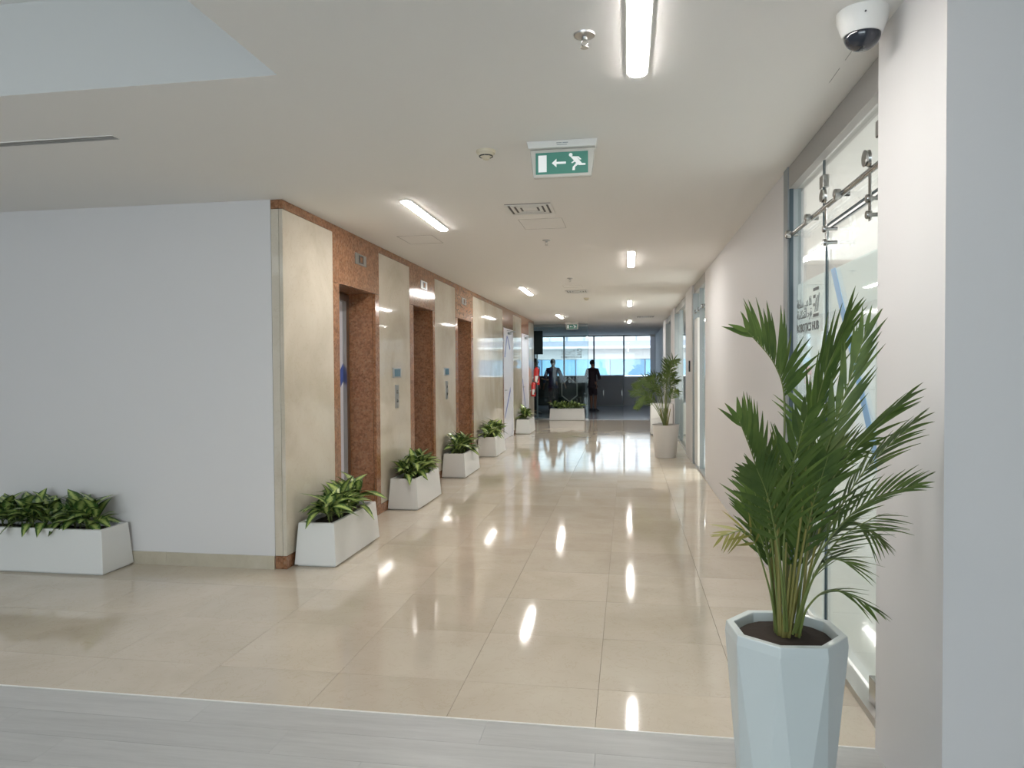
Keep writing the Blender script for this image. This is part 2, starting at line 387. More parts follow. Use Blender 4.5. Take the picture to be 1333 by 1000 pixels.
gbox('corner_fitting', M['chrome'], XR+0.02, XR+0.06, 3.24, 3.36, 0.036, 0.15, bevel=0.003)
rl = MB().tube([(0.0, 0.01, 2.355), (0.0, 1.85, 2.355)], 0.014, 12)
put('rail', rl, M['chrome'], gp, smooth=True)
for yy in (4.80, 4.30, 3.72):
    m = MB().lathe([(0.024, -0.005), (0.026, 0.0), (0.026, 0.022), (0.02, 0.026)], 16, xf=Matrix.Translation((-0.012, yy-3.0, 2.355)) @ Matrix.Rotation(-PI/2, 4, 'Y'))
    m.tube([(-0.01, yy-3.0, 2.355), (0.036, yy-3.0, 2.355)], 0.012, 10)
    put('rail_standoff', m, M['chrome'], gp, smooth=True)
# lettering: small emblem of bars, two Arabic lines and the hub's name
def sign_marks(parent, sc, x, y, z, face):
    """face 'x': on a pane seen from -X, text runs towards -Y; face 'y': seen from -Y, text runs towards +X. (x, y, z) = lower left corner"""
    rot = Euler((PI/2, 0, -PI/2)) if face == 'x' else Euler((PI/2, 0, 0))
    def local(b, nm='lettering'):
        o = obj(nm, b, parent, (x, y, z), rot); return o
    def tx(body, size, lx, ly, width, bold=False):
        me = text_mesh(body, size, M['ink'], bold=bold)
        if not me.vertices: return
        xs = [v.co.x for v in me.vertices]; w = max(xs)-min(xs); x0 = min(xs)
        for v in me.vertices: v.co.x = (v.co.x-x0)*width/w+lx; v.co.y += ly
        local(me)
    tx('\ufeb3\ufee0\ufec4\ufe94'[::-1]+' '+'\ufea9\ufe91\ufef2'[::-1]+' '+'\ufefc\ufedf'[::-1], 0.075*sc, 0.0, 0.150*sc, 0.36*sc)
    tx('\ufe94\ufee0\ufee3\ufe8e\ufedc\ufe98\ufee4\ufedf\ufe8d \ufea3\ufeae\ufe93', 0.075*sc, 0.0, 0.082*sc, 0.36*sc)
    tx('ROBOTICS HUB', 0.070*sc, 0.0, 0.0, 0.52*sc, True)
    m = MB(); q = 0.40*sc; u = sc
    def bar(x0, y0, x1, y1): m.box(x0, x1, y0, y1, 0, 0.001)
    bar(q, 0.222*u, q+0.12*u, 0.240*u); bar(q, 0.182*u, q+0.05*u, 0.200*u); bar(q, 0.135*u, q+0.035*u, 0.152*u); bar(q, 0.073*u, q+0.12*u, 0.091*u)
    for k in range(3):
        dx = q+0.03*u+k*0.03*u
        m.prism([(dx, 0.102*u), (dx+0.012*u, 0.102*u), (dx+0.045*u, 0.18*u+0.012*u*k), (dx+0.033*u, 0.18*u+0.012*u*k)], 0, 0.001, 'z')
    local(m.mesh('emblem', M['ink']), 'emblem')
sign_marks(gp, 1.0, 0.0345, 4.80-3.0, 1.73, 'x')

sd = thing('sliding_glass_door', 'frosted sliding glass door with light blue stripe hung from steel rail', 'door', (XR, 3.2, 0))
def dbox(name, m, x0, x1, y0, y1, z0, z1, bevel=0.0):
    return put(name, MB().box(x0-XR, x1-XR, y0-3.2, y1-3.2, z0, z1), m, sd, bevel=bevel)
dbox('door_pane', M['glass'], XR+0.055, XR+0.065, 3.20, 4.195, 0.04, 2.262)
dbox('frosted_film', M['film'], XR+0.0655, XR+0.068, 3.202, 4.193, 0.05, 2.04)
dbox('pane_edge', M['gedge'], XR+0.050, XR+0.066, 4.196, 4.204, 0.04, 2.262)
dbox('pane_edge', M['gedge'], XR+0.050, XR+0.066, 3.195, 3.199, 0.04, 2.262)
dbox('pane_edge', M['gedge'], XR+0.052, XR+0.066, 3.20, 4.195, 2.2625, 2.270)
stp = MB().prism([(4.11-3.2, 2.04), (4.03-3.2, 2.04), (3.27-3.2, 1.02), (3.355-3.2, 1.02)], 0.0525, 0.0545, 'x')
put('blue_stripe', stp, M['lightblue'], sd)
put('blue_stripe', MB().prism([(3.325-3.2, 1.10), (3.25-3.2, 1.10), (3.215-3.2, 0.60), (3.265-3.2, 0.60)], 0.0498, 0.0518, 'x'), M['lightblue'], sd)
for yy in (3.98, 3.29):
    m = MB()
    T = Matrix.Translation((-0.02, yy-3.2, 2.405)) @ Matrix.Rotation(PI/2, 4, 'Y')
    m.lathe([(0.030, -0.012), (0.036, -0.010), (0.032, 0.0), (0.036, 0.010), (0.030, 0.012)], 20, xf=T)
    put('roller', m, M['chrome'], sd, smooth=True)
    put('hanger_strap', MB().box(-0.008, -0.003, yy-3.2-0.016, yy-3.2+0.016, 2.14, 2.42), M['chrome'], sd, bevel=0.002)
    for zz in (2.235, 2.165):
        T = Matrix.Translation((0.0, yy-3.2, zz)) @ Matrix.Rotation(PI/2, 4, 'Y')
        put('hanger_bolt', MB().lathe([(0.016, -0.022), (0.018, -0.018), (0.018, 0.0), (0.009, 0.001), (0.009, 0.05)], 14, xf=T), M['chrome'], sd, smooth=True)

# second and third glass partitions further down the corridor
def far_partition(y0, y1, label, mull=(), marks=None, film=None):
    g = thing('glass_partition', label, 'partition', (XR, y0, 0)); L = y1-y0
    def b(nm, m, xa, xb, ya, yb, za, zb): return put(nm, MB().box(xa, xb, ya, yb, za, zb), m, g)
    b('header', M['header'], 0.0, 0.09, 0.002, L-0.002, 2.66, 2.795)
    b('sill', M['steel'], 0.0, 0.08, 0.002, L-0.002, 0, 0.035)
    b('frame_post', M['frame'], -0.02, 0.07, L-0.12, L-0.003, 0.0, 2.659)
    cuts = [0.004]+list(mull)+[L-0.122]
    for a, c in zip(cuts[:-1], cuts[1:]):
        b('pane', M['glass'], 0.036, 0.046, a+0.003, c-0.003, 0.036, 2.658)
    for c in mull: b('mullion', M['frame'], 0.0, 0.06, c-0.002, c+0.002, 0.036, 2.655)
    if film: b('frosted_film', M['film'], 0.047, 0.05, 0.01, L-0.13, film[0], film[1])
    return g
g2 = far_partition(9.955, 11.615, 'narrow glass partition at the end of the plain right wall', (0.75,))
put('door_stile', MB().box(-0.004, 0.030, 1.02, 1.52, 0.04, 2.25), M['white'], g2)
put('rail', MB().tube([(0.0, 0.05, 2.36), (0.0, 1.5, 2.36)], 0.014, 8), M['chrome'], g2)
for yy in (0.3, 0.9, 1.35):
    put('rail_standoff', MB().lathe([(0.03, 0), (0.03, 0.03)], 12, xf=Matrix.Translation((-0.02, yy, 2.36)) @ Matrix.Rotation(PI/2, 4, 'Y')), M['chrome'], g2)
far_partition(12.855, 15.995, 'glass partition right behind the round far palm pot', (1.9,), film=(0.05, 0.9))
g4 = far_partition(17.205, 19.595, 'most distant glass partition of the right wall with lettering', (1.2,), film=(0.05, 1.2))
sign_marks(g4, 0.9, 0.033, 1.6, 1.75, 'x')
rd = put('access_reader', MB().box(-0.022, 0.0, -0.04, 0.04, -0.09, 0.09), M['dark'], loc=(XR-0.031, 11.95, 1.53), bevel=0.006)
tag(rd, 'small black access card reader on the pier before the far palm', 'card reader')
put('reader_lens', MB().box(-0.0235, -0.021, -0.02, 0.02, 0.02, 0.05), M['steel'], rd)

# ---------------------------------------------------------------- lift wall: core with openings, stone cladding, doors
CT = 0.03                                     # cladding thickness
XK = XL-CT                                    # core face
DEPTH = -2.86
open_l = [(6.15, 7.08), (8.42, 9.29), (10.72, 11.66)]
open_d = [(14.82, 16.05), (17.42, 18.62)]
OT, DT = 2.29, 2.37
core = MB(); cur = YF+0.03
for a, b in open_l+open_d:
    core.box(DEPTH, XK, cur, a, 0, H); core.box(DEPTH, XK, a, b, (OT if b < 12 else DT)+0.012, H); cur = b
core.box(DEPTH, XK, cur, 19.7, 0, H); core.box(-5.0, DEPTH-0.06, YF+0.15, 19.7, 0, H)
core.box(DEPTH-0.06, -2.656, YF+0.151, YF+0.25, 0, H)
wl = put('wall_lift', core, M['gap'], kind='structure')
g = 0.0015
def slab(name, m, y0, y1, z0, z1): return box(name, m, XK, XL, y0+g, y1-g, z0+g, z1-g, wl, bevel=0.0015)
BZ = 2.73
panels = [(YF, 6.01), (7.20, 8.26), (9.40, 10.55), (11.82, 14.70), (16.07, 17.34), (18.67, 19.7)]
for a, b in panels:
    n = 1 if b-a < 1.5 else 3
    for k in range(n):
        ya, yb = a+(b-a)*k/n, a+(b-a)*(k+1)/n
        slab('marble_panel', M['cream'], ya, yb, 0.10, BZ); slab('granite_skirting', M['granite'], ya, yb, 0.0, 0.10)
    slab('granite_band', M['granite'], a, b, BZ, H)
reds = [(6.01, 7.20)+open_l[0], (8.26, 9.40)+open_l[1], (10.55, 11.82)+open_l[2], (14.70, 16.07)+open_d[0], (17.34, 18.67)+open_d[1]]
for a, b, oa, ob_ in reds:
    top = OT if b < 12 else DT
    slab('granite_jamb', M['granite'], a, oa, 0, top); slab('granite_jamb', M['granite'], ob_, b, 0, top)
    slab('granite_head', M['granite'], a, b, top, H)
    if b < 12:
        box('granite_reveal', M['granite'], DEPTH, XK-0.001, ob_-0.012, ob_-0.0005, 0.002, top-0.001, wl)
        box('granite_reveal', M['granite'], DEPTH, XK-0.001, oa+0.0005, oa+0.012, 0.002, top-0.001, wl)
        box('granite_soffit', M['granite'], DEPTH, XK-0.001, oa+0.013, ob_-0.013, top-0.001, top+0.011, wl)
# wall end facing the camera
for nm, m, z0, z1 in (('marble_panel', M['cream'], 0.10, BZ), ('granite_band', M['granite'], BZ, H), ('granite_skirting', M['granite'], 0, 0.10)):
    box(nm, m, -2.653, XK-0.0015, YF, YF+CT-0.002, z0+g, z1-g, wl, bevel=0.0015)
# far end of the lift wall
box('marble_panel', M['cream'], -5.0, XL, 19.702, 19.73, 0, H, wl)
# lift doors
for i, (a, b) in enumerate(open_l):
    d = bpy.data.objects.new('door_%d' % (i+1), None); C.objects.link(d); d.location = (DEPTH, (a+b)/2, 0); d['kind'] = 'structure'
    w = b-a
    put('lift_frame', MB().box(-0.05, 0.02, w/2-0.085, w/2-0.014, 0.001, OT-0.01).box(-0.05, 0.02, -w/2+0.014, -w/2+0.085, 0.001, OT-0.01).box(-0.05, 0.02, -w/2+0.0855, w/2-0.0855, OT-0.08, OT-0.01), M['steel'], d)
    for s in (-1, 1):
        lf = put('lift_leaf', MB().box(-0.045, -0.02, min(0, s*(w/2-0.086))+0.001, max(0, s*(w/2-0.086))-0.001, 0.02, OT-0.081), M['doorwhite'], d)
        if s > 0: put('blue_stripe', MB().prism([(w/2-0.36, 1.17), (w/2-0.087, 1.40), (w/2-0.087, 1.58), (w/2-0.36, 1.35)], -0.019, -0.0175, 'x'), M['blue'], lf)
        put('kick_plate', MB().box(-0.0195, -0.018, min(0, s*(w/2-0.088))+0.002, max(0, s*(w/2-0.088))-0.002, 0.03, 0.22), M['frame'], lf)
for i, (a, b) in enumerate(open_d):
    d = bpy.data.objects.new('door_%d' % (i+4), None); C.objects.link(d); d.location = (XL, (a+b)/2, 0); d['kind'] = 'structure'
    w = b-a
    put('door_frame', MB().box(-0.10, 0.006, w/2-0.06, w/2-0.002, 0.001, DT-0.004).box(-0.10, 0.006, -w/2+0.002, -w/2+0.06, 0.001, DT-0.004).box(-0.10, 0.006, -w/2+0.0605, w/2-0.0605, DT-0.065, DT-0.004), M['doorwhite'], d)
    lf = put('door_leaf', MB().box(-0.05, -0.012, -w/2+0.063, w/2-0.063, 0.008, DT-0.068), M['doorwhite'], d)
    sg = [[(-0.45, 1.75), (-0.15, 2.22), (-0.08, 2.22), (-0.38, 1.75)], [(-0.1, 2.2), (-0.03, 2.2), (0.30, 1.95), (0.24, 1.92)], [(-0.5, 0.45), (-0.42, 0.45), (0.3, 1.0), (0.3, 1.10)]]
    if i: sg = [[(-0.45, 1.25), (-0.38, 1.25), (0.2, 0.35), (0.12, 0.35)]]
    for q in sg: put('blue_stripe', MB().prism(q, -0.0115, -0.0095, 'x'), M['blue'], lf)
    hd = MB().tube([(-0.012, -w/2+0.13, 1.05), (0.03, -w/2+0.13, 1.05), (0.03, -w/2+0.26, 1.05)], 0.009, 8)
    hd.box(-0.012, -0.006, -w/2+0.105, -w/2+0.155, 0.97, 1.11)
    put('door_handle', hd, M['steel'], lf)
    clo = MB().box(-0.01, 0.04, -0.05, 0.16, DT-0.12, DT-0.075).tube([(0.03, 0.05, DT-0.07), (0.16, 0.0, DT-0.065), (0.02, -0.3, DT-0.05)], 0.008, 6)
    put('door_closer', clo, M['frame'], d)

# ---------------------------------------------------------------- floor indicators and call plates
for k, (yc, lab) in enumerate(((6.67, 'square steel floor indicator above the nearest lift opening'), (8.86, 'square steel floor indicator above the second lift opening'), (11.13, 'square steel floor indicator above the third lift opening'))):
    t = thing('floor_indicator', lab, 'indicator', (XL, yc, 2.575), 0, 'floor indicators above the lifts')
    put('plate', MB().box(0.0, 0.012, -0.14, 0.14, -0.05, 0.055), M['steel'], t, bevel=0.003)
    put('display', MB().box(0.011, 0.0135, -0.06, 0.06, -0.035, 0.04), M['dark'], t)
    put('digit', MB().box(0.0134, 0.0142, -0.03, 0.03, -0.025, 0.028), M['granite'], t)
for k, (yc, lab) in enumerate(((7.74, 'steel call button plates on marble between first and second lift'), (9.98, 'steel call button plates on marble between second and third lift'))):
    t = thing('call_panel', lab, 'button panel', (XL, yc, 0), 0, 'lift call panels')
    up = put('sensor_plate', MB().box(0, 0.014, -0.14, 0.14, 1.42, 1.53), M['steel'], t, bevel=0.003)
    put('screen', MB().box(0.013, 0.016, -0.10, 0.10, 1.435, 1.515), mat('blue_screen', (0.10, 0.20, 0.26), 0.15), t)
    put('button_plate', MB().box(0, 0.010, -0.055, 0.055, 1.08, 1.34), M['steel'], t, bevel=0.003)
    for zz in (1.26, 1.16):
        put('button', MB().lathe([(0.018, 0), (0.018, 0.008), (0.014, 0.01)], 12, xf=Matrix.Translation((0.009, 0, zz)) @ Matrix.Rotation(PI/2, 4, 'Y')), M['chrome'], t)

# ---------------------------------------------------------------- ceiling lamps
def stadium(L, w, z0, z1, n=8):
    pts = []
    for k in range(n+1): a = PI*k/n; pts.append((w/2*math.cos(a), L/2-w/2+w/2*math.sin(a)))
    for k in range(n+1): a = PI+PI*k/n; pts.append((w/2*math.cos(a), -L/2+w/2+w/2*math.sin(a)))
    return MB().prism(pts, z0, z1, 'z')
fm = stadium(1.22, 0.092, -0.008, 0.0).mesh('frame', M['white']); dm = stadium(1.20, 0.074, -0.0125, -0.0081).mesh('diffuser', M['lamp'])
lamps = [((0.045, 2.62), 'nearest ceiling lamp right above the boundary of the grey floor'),
  ((0.045, 8.65), 'short glowing lamp on the right row, second from the camera'),
  ((0.045, 14.6), 'small glowing lamp on the right row, third from the camera'),
  ((0.045, 20.3), 'smallest lamp of the right row above the corridor end'),
  ((-1.665, 5.87), 'longest lamp of the left row near the first lift opening'),
  ((-1.665, 11.9), 'lamp of the left row above the third planter stretch'),
  ((-1.665, 17.9), 'small lamp of the left row before the distant exit sign')]
for i, ((x, y), lab) in enumerate(lamps):
    t = thing('ceiling_lamp', lab, 'lamp', (x, y, H), 0.0, 'linear lamps on the corridor ceiling')
    obj('frame', fm, t); obj('diffuser', dm, t)

# ---------------------------------------------------------------- exit signs
def exit_sign(x, y, sc, label):
    t = thing('exit_sign', label, 'sign', (x, y, H)); s = sc
    put('housing', MB().prism([(-0.20*s, 0), (0.20*s, 0), (0.19*s, -0.040*s), (-0.19*s, -0.040*s)], -0.045*s, 0.045*s, 'y'), M['white'], t, bevel=0.004)
    put('small_print', MB().box(-0.03*s, 0.0, -0.0458*s, -0.045*s, -0.018*s, -0.014*s).box(0.005*s, 0.035*s, -0.0458*s, -0.045*s, -0.018*s, -0.014*s).box(-0.028*s, 0.03*s, -0.0458*s, -0.045*s, -0.028*s, -0.025*s), M['frame'], t)
    put('diffuser', MB().prism([(-0.185*s, -0.041*s), (0.185*s, -0.041*s), (0.165*s, -0.200*s), (-0.165*s, -0.200*s)], -0.02*s, 0.02*s, 'y'), M['acrylic'], t, bevel=0.008)
    pl = put('pictogram_panel', MB().box(-0.150*s, 0.146*s, -0.0235*s, -0.0205*s, -0.183*s, -0.062*s), M['sign_green'], t)
    f0, f1 = -0.0245*s, -0.0236*s
    def pz(nm, polys, w=0.0):
        m = MB()
        for q in polys: m.prism([(a*s, b*s) for a, b in q], f0, f1, 'y')
        return put(nm, m, M['sign_white'], pl)
    def X(u): return -0.150+0.296*u
    def Z(v): return -0.062-0.121*v
    def P(*q): return [(X(u), Z(v)) for u, v in q]
    pz('door_symbol', [P((0.05, 0.12), (0.21, 0.12), (0.21, 0.90), (0.05, 0.90))])
    pz('arrow', [P((0.31, 0.50), (0.40, 0.30), (0.40, 0.70)), P((0.395, 0.45), (0.58, 0.45), (0.58, 0.55), (0.395, 0.55))])
    head = [(X(0.672)+0.0105*math.cos(a*PI/6), Z(0.155)+0.0105*math.sin(a*PI/6)) for a in range(12)]
    pz('running_man', [head, P((0.66, 0.22), (0.78, 0.24), (0.89, 0.58), (0.80, 0.62)), P((0.78, 0.24), (0.82, 0.24), (0.875, 0.38), (0.845, 0.40)),
      P((0.735, 0.42), (0.76, 0.46), (0.70, 0.55), (0.68, 0.52)), P((0.80, 0.55), (0.95, 0.57), (0.95, 0.65), (0.82, 0.65)), P((0.78, 0.52), (0.82, 0.60), (0.755, 0.72), (0.71, 0.72)), P((0.71, 0.70), (0.755, 0.70), (0.75, 0.87), (0.70, 0.87))])
    return t
exit_sign(-0.362, 4.10, 1.0, 'green exit sign with running man and left arrow on near ceiling')
exit_sign(-1.55, 20.35, 1.0, 'tiny distant exit sign at the corridor end')

# ---------------------------------------------------------------- sprinklers, detectors, vents, camera
def sprinkler(x, y, label):
    t = thing('sprinkler', label, 'sprinkler', (x, y, H), 0, 'ceiling sprinklers')
    put('rosette', MB().lathe([(0.042, 0.0), (0.040, -0.006), (0.018, -0.010)], 24), M['steel'], t, smooth=True)
    m = MB().lathe([(0.011, -0.0105), (0.011, -0.022), (0.005, -0.024)], 10)
    for sx in (-1, 1): m.tube([(sx*0.009, 0, -0.022), (sx*0.013, 0, -0.035), (sx*0.002, 0, -0.048)], 0.0022, 6)
    m.lathe([(0.016, -0.049), (0.016, -0.051)], 14)
    put('nozzle', m, M['steel'], t)
sprinkler(-0.16, 2.80, 'steel sprinkler head on ceiling nearest to the camera')
sprinkler(-0.80, 7.2, 'small sprinkler on ceiling behind the square air vent')
sprinkler(-0.81, 10.3, 'tiny sprinkler on ceiling just before the far air vent')
def detector(x, y, label, s=1.0):
    t = thing('smoke_detector', label, 'smoke detector', (x, y, H), 0, 'smoke detectors on the ceiling')
    put('base', MB().lathe([(0.052*s, 0), (0.052*s, -0.010*s), (0.048*s, -0.016*s)], 28), M['cream_plastic'], t, smooth=True)
    put('chamber', MB().lathe([(0.043*s, -0.0161*s), (0.040*s, -0.026*s), (0.022*s, -0.036*s), (0.018*s, -0.046*s), (0.006*s, -0.050*s)], 28), M['cream_plastic'], t, smooth=True)
    for k in range(10):
        a = 2*PI*k/10; put('slot', MB().box(-0.010*s, 0.010*s, -0.002*s, 0.002*s, -0.003*s, 0.003*s, xf=Matrix.Translation((0.0345*s*math.cos(a), 0.0345*s*math.sin(a), -0.030*s)) @ Matrix.Rotation(a+PI/2, 4, 'Z')), M['dark'], t)
detector(-0.82, 4.18, 'cream smoke detector left of the near exit sign', 1.1)
detector(-0.745, 13.3, 'distant smoke detector behind the far air vent')
detector(0.0, 19.6, 'tiny white detector beside the smallest right lamp', 0.9)
def vent(x, y, s, label):
    t = thing('air_vent', label, 'air vent', (x, y, H), 0, 'square ceiling air vents')
    for k in range(4):
        a = s/2*(1-k*0.23); b = a-0.024
        z0 = -0.006+k*0.001
        m = MB()
        for q in ([(-a, -a), (a, -a), (b, -b), (-b, -b)], [(a, -a), (a, a), (b, b), (b, -b)], [(a, a), (-a, a), (-b, b), (b, b)], [(-a, a), (-a, -a), (-b, -b), (-b, b)]):
            m.prism(q, z0-0.004, z0, 'z')
        put('louvre', m, M['white'], t)
    put('backing', MB().box(-s/2+0.004, s/2-0.004, -s/2+0.004, s/2-0.004, -0.0022, -0.0005), mat('vent_shadow', (0.16, 0.15, 0.14), 0.9), t)
    put('centre_plate', MB().box(-0.035, 0.035, -0.035, 0.035, -0.008, -0.0023), M['white'], t)
vent(-0.77, 5.75, 0.37, 'square louvred air vent behind the near exit sign')
vent(-0.84, 12.1, 0.37, 'farther square air vent in the middle of the corridor ceiling')
vent(0.45, 18.6, 0.45, 'most distant air vent near the smallest right lamp')
# slot diffuser in the near room
t = thing('slot_diffuser', 'long grey slot diffuser in ceiling above the white wall', 'air vent', (-4.0, 3.57, H))
put('frame', MB().box(-1.24, 1.24, -0.035, -0.030, -0.004, 0).box(-1.24, 1.24, 0.030, 0.035, -0.004, 0).box(1.235, 1.24, -0.03, 0.03, -0.004, 0), M['white'], t)
put('grille', MB().box(-1.235, 1.235, -0.0295, 0.0295, -0.003, -0.0005), M['header'], t)
for k in (-0.01, 0.01): put('blade', MB().box(-1.234, 1.234, k-0.003, k+0.003, -0.0055, -0.0031), M['steel'], t)
# dome camera
t = thing('dome_camera', 'white dome camera with dark lens on ceiling beside the column', 'camera', (0.843, 2.80, H))
put('mount', MB().lathe([(0.088, 0), (0.086, -0.03), (0.070, -0.075), (0.066, -0.085)], 36), M['white'], t, smooth=True)
put('screw', MB().lathe([(0.003, 0), (0.003, 0.004)], 8, xf=Matrix.Translation((-0.015, -0.085, -0.035)) @ Matrix.Rotation(PI/2, 4, 'X')), M['dark'], t)
pr = [(0.062*math.cos(a*PI/16), -0.0851-0.052*math.sin(a*PI/16)) for a in range(8)]+[(0.004, -0.137)]
put('lens_dome', MB().lathe(pr, 36), mat('smoked_dome', (0.02, 0.024, 0.035), 0.08, coat=0.4), t, smooth=True)

# ---------------------------------------------------------------- planters with variegated plants
def leaf_mesh(name, n=5, droop=0.35, fold=0.10):
    me = bpy.data.meshes.new(name); vs = []; fs = []; uv = []
    prof = [0.0, 0.14, 0.20, 0.185, 0.12, 0.0]
    for i in range(n+1):
        t = i/n; w = prof[i] if n == 5 else 0.2*math.sin(PI*t)
        z = -droop*t*t+0.10*math.sin(PI*t)
        for s in (-1, 0, 1):
            vs.append((s*max(w, 0.004), t, z+(fold*w*2 if s else 0))); uv.append((0.5+0.5*s, t))
    for i in range(n):
        for j in range(2):
            a = i*3+j; fs.append((a, a+1, a+4, a+3))
    me.from_pydata(vs, [], fs); me.materials.append(M['leaf']); u = me.uv_layers.new(name='UVMap')
    for lp in me.loops: u.data[lp.index].uv = uv[lp.vertex_index]
    for p in me.polygons: p.use_smooth = True
    return me
leaves = [leaf_mesh('leaf', 5, d) for d in (0.15, 0.35, 0.6)]
def aim(p, d, roll, L, wid):
    y = d.normalized(); up = Vector((0, 0, 1))
    x = y.cross(up)
    if x.length < 1e-3: x = Vector((1, 0, 0))
    x.normalize(); z = x.cross(y)
    R = Matrix((x, y, z)).transposed() @ Matrix.Rotation(roll, 3, 'Y')
    return Matrix.Translation(p) @ (R @ Matrix.Diagonal((L*wid, L, L))).to_4x4()
def planter(loc, L, label, Wd=0.34, Hh=0.335, rotz=0.0, plants=3, leaf_n=15, group='white box planters along the walls', size=1.0, xr=None):
    """long side along local Y"""
    t = thing('planter', label, 'planter', loc, rotz, group)
    hw, tw = Wd/2, Wd/2-0.025; hl, tl = L/2, L/2-0.025; wt = 0.03; iw, il = tw-wt, tl-wt
    def ring(a, b, z): return [(-a, -b, z), (a, -b, z), (a, b, z), (-a, b, z)]
    vs = ring(hw, hl, 0.012)+ring(tw, tl, Hh)+ring(iw, il, Hh)+ring(iw, il, Hh-0.06)+ring(hw-0.02, hl-0.02, 0.012)+ring(hw-0.02, hl-0.02, 0.0)
    fs = []
    for a, b in ((0, 4), (4, 8), (8, 12)):
        for k in range(4): fs.append((a+k, a+(k+1) % 4, b+(k+1) % 4, b+k))
    for k in range(4): fs.append((k, 16+k, 16+(k+1) % 4, (k+1) % 4)); fs.append((16+k, 20+k, 20+(k+1) % 4, 16+(k+1) % 4))
    fs.append((20, 21, 22, 23)); fs.append((12, 13, 14, 15))
    put('box', MB().add(vs, fs), M['planter'], t, bevel=0.004)
    m = MB(); nx, ny = 5, max(6, int(L*12)); vv = []; ff = []
    for j in range(ny+1):
        for i in range(nx+1): vv.append((-iw+0.001+(2*iw-0.002)*i/nx, -il+0.001+(2*il-0.002)*j/ny, Hh-0.035+rnd.uniform(-0.008, 0.008)))
    for j in range(ny):
        for i in range(nx): a = j*(nx+1)+i; ff.append((a, a+1, a+nx+2, a+nx+1))
    put('soil', m.add(vv, ff), M['soil'], t)
    zs = Hh-0.04; n_st = plants*4
    lo, hi = xr if xr else (-il+0.10, il-0.10)
    stems = MB(); specs = []
    for k in range(n_st):
        px = rnd.uniform(-0.05, 0.05); py = lo+(hi-lo)*(k+0.5)/n_st+rnd.uniform(-0.03, 0.03)
        lean = Vector((rnd.uniform(-0.2, 0.3), rnd.uniform(-0.35, 0.35), 1)); hgt = rnd.uniform(0.07, 0.15)*size
        top = Vector((px, py, zs))+lean.normalized()*hgt
        stems.tube([(px, py, zs), tuple(Vector((px, py, zs)).lerp(top, 0.5)), tuple(top)], [0.007, 0.006, 0.005], 6)
        nl = leaf_n//2+rnd.randint(0, 2); a0 = rnd.uniform(0, 6)
        for q in range(nl):
            an = a0+q*2.4; el = math.radians(rnd.uniform(5, 70)); f = rnd.uniform(0.35, 1.0)
            d = Vector((math.cos(an)*math.cos(el), math.sin(an)*math.cos(el), math.sin(el)))
            p = Vector((px, py, zs)).lerp(top, f); stalk = 0.035*size; p2 = p+d*stalk
            ln = rnd.uniform(0.15, 0.225)*size
            ws = 1 if rotz else -1                      # the side of the wall behind: leaves bend away from it
            p2 = Vector((max(-0.09, min(0.09, p2.x)), p2.y, p2.z))
            if ws*(p2.x+d.x*ln) > 0.13: d.x = ws*(0.13-ws*p2.x)/ln
            d.normalize()
            if el > 0.9: ln *= 1.05
            stems.tube([tuple(p), tuple(p2)], 0.0025, 4)
            specs.append((p2, d, rnd.uniform(-0.4, 0.4), ln))
    put('stems', stems, M['rachis'], t, kind='stuff')
    for p2, d, ro, ln in specs:
        me = rnd.choice(leaves); mt = aim(p2, d, ro, ln, rnd.uniform(0.95, 1.35)); ws = 1 if rotz else -1
        ex = max(ws*(mt @ v.co).x for v in me.vertices)-0.163
        if ex > 0: mt = Matrix.Translation((-ws*ex, 0, 0)) @ mt
        obj('leaf', me, t).matrix_local = mt
    return t
xp_ = XL+0.006+0.17
planter((xp_+0.01, 5.66, 0), 0.98, 'nearest white planter on the lift wall, at the marble corner', leaf_n=18)
planter((xp_, 7.87, 0), 0.97, 'second white planter on the lift wall, beneath the near call plates', leaf_n=18)
planter((xp_, 10.14, 0), 0.97, 'third white planter on the lift wall, between second and third lift openings', leaf_n=18)
planter((xp_, 12.5, 0), 0.95, 'fourth white planter on the lift wall, before the wide marble panel', size=1.05)
planter((xp_, 16.78, 0), 0.95, 'farthest white planter of the lift wall between the two white doors', plants=2, size=1.1, xr=(-0.36, 0.1))
planter((-4.46, 4.895, 0), 1.25, 'white planter of striped leaves against the plain white wall at far left', rotz=PI/2, leaf_n=16, plants=4, xr=(-0.47, 0.44))
planter((-1.73, 20.80, 0), 1.02, 'white planter before the glass screen at the corridor end', rotz=PI/2, leaf_n=12)

# ---------------------------------------------------------------- palms
def leaflet_mesh():
    vs = []; fs = []; prof = [0.25, 0.85, 1.0, 0.8, 0.45, 0.04]; n = 5
    for i in range(n+1):
        t = i/n; w = prof[i]*0.5; z = -0.16*t*t
        for s in (-1, 0, 1): vs.append((s*w, t, z+(0.004 if s else 0)))
    for i in range(n):
        for j in range(2): a = i*3+j; fs.append((a, a+1, a+4, a+3))
    return vs, fs
LV, LF = leaflet_mesh()
lme = {}
def leaflet_obj_mesh(k):
    if k not in lme:
        me = bpy.data.meshes.new('leaflet'); me.from_pydata(LV, [], LF); me.materials.append(M[k]); lme[k] = me
        for p in me.polygons: p.use_smooth = True
    return lme[k]
def bez(pts, n):
    """smooth curve through the points (Catmull-Rom)"""
    P = [Vector(p) for p in pts]; P = [P[0]*2-P[1]]+P+[P[-1]*2-P[-2]]; out = []
    segs = len(P)-3
    for i in range(n+1):
        u = i/n*segs; k = min(int(u), segs-1); t = u-k; a, b, c, d = P[k:k+4]
        out.append(0.5*((2*b)+(c-a)*t+(2*a-5*b+4*c-d)*t*t+(3*b-a-3*c+d)*t*t*t))
    return out
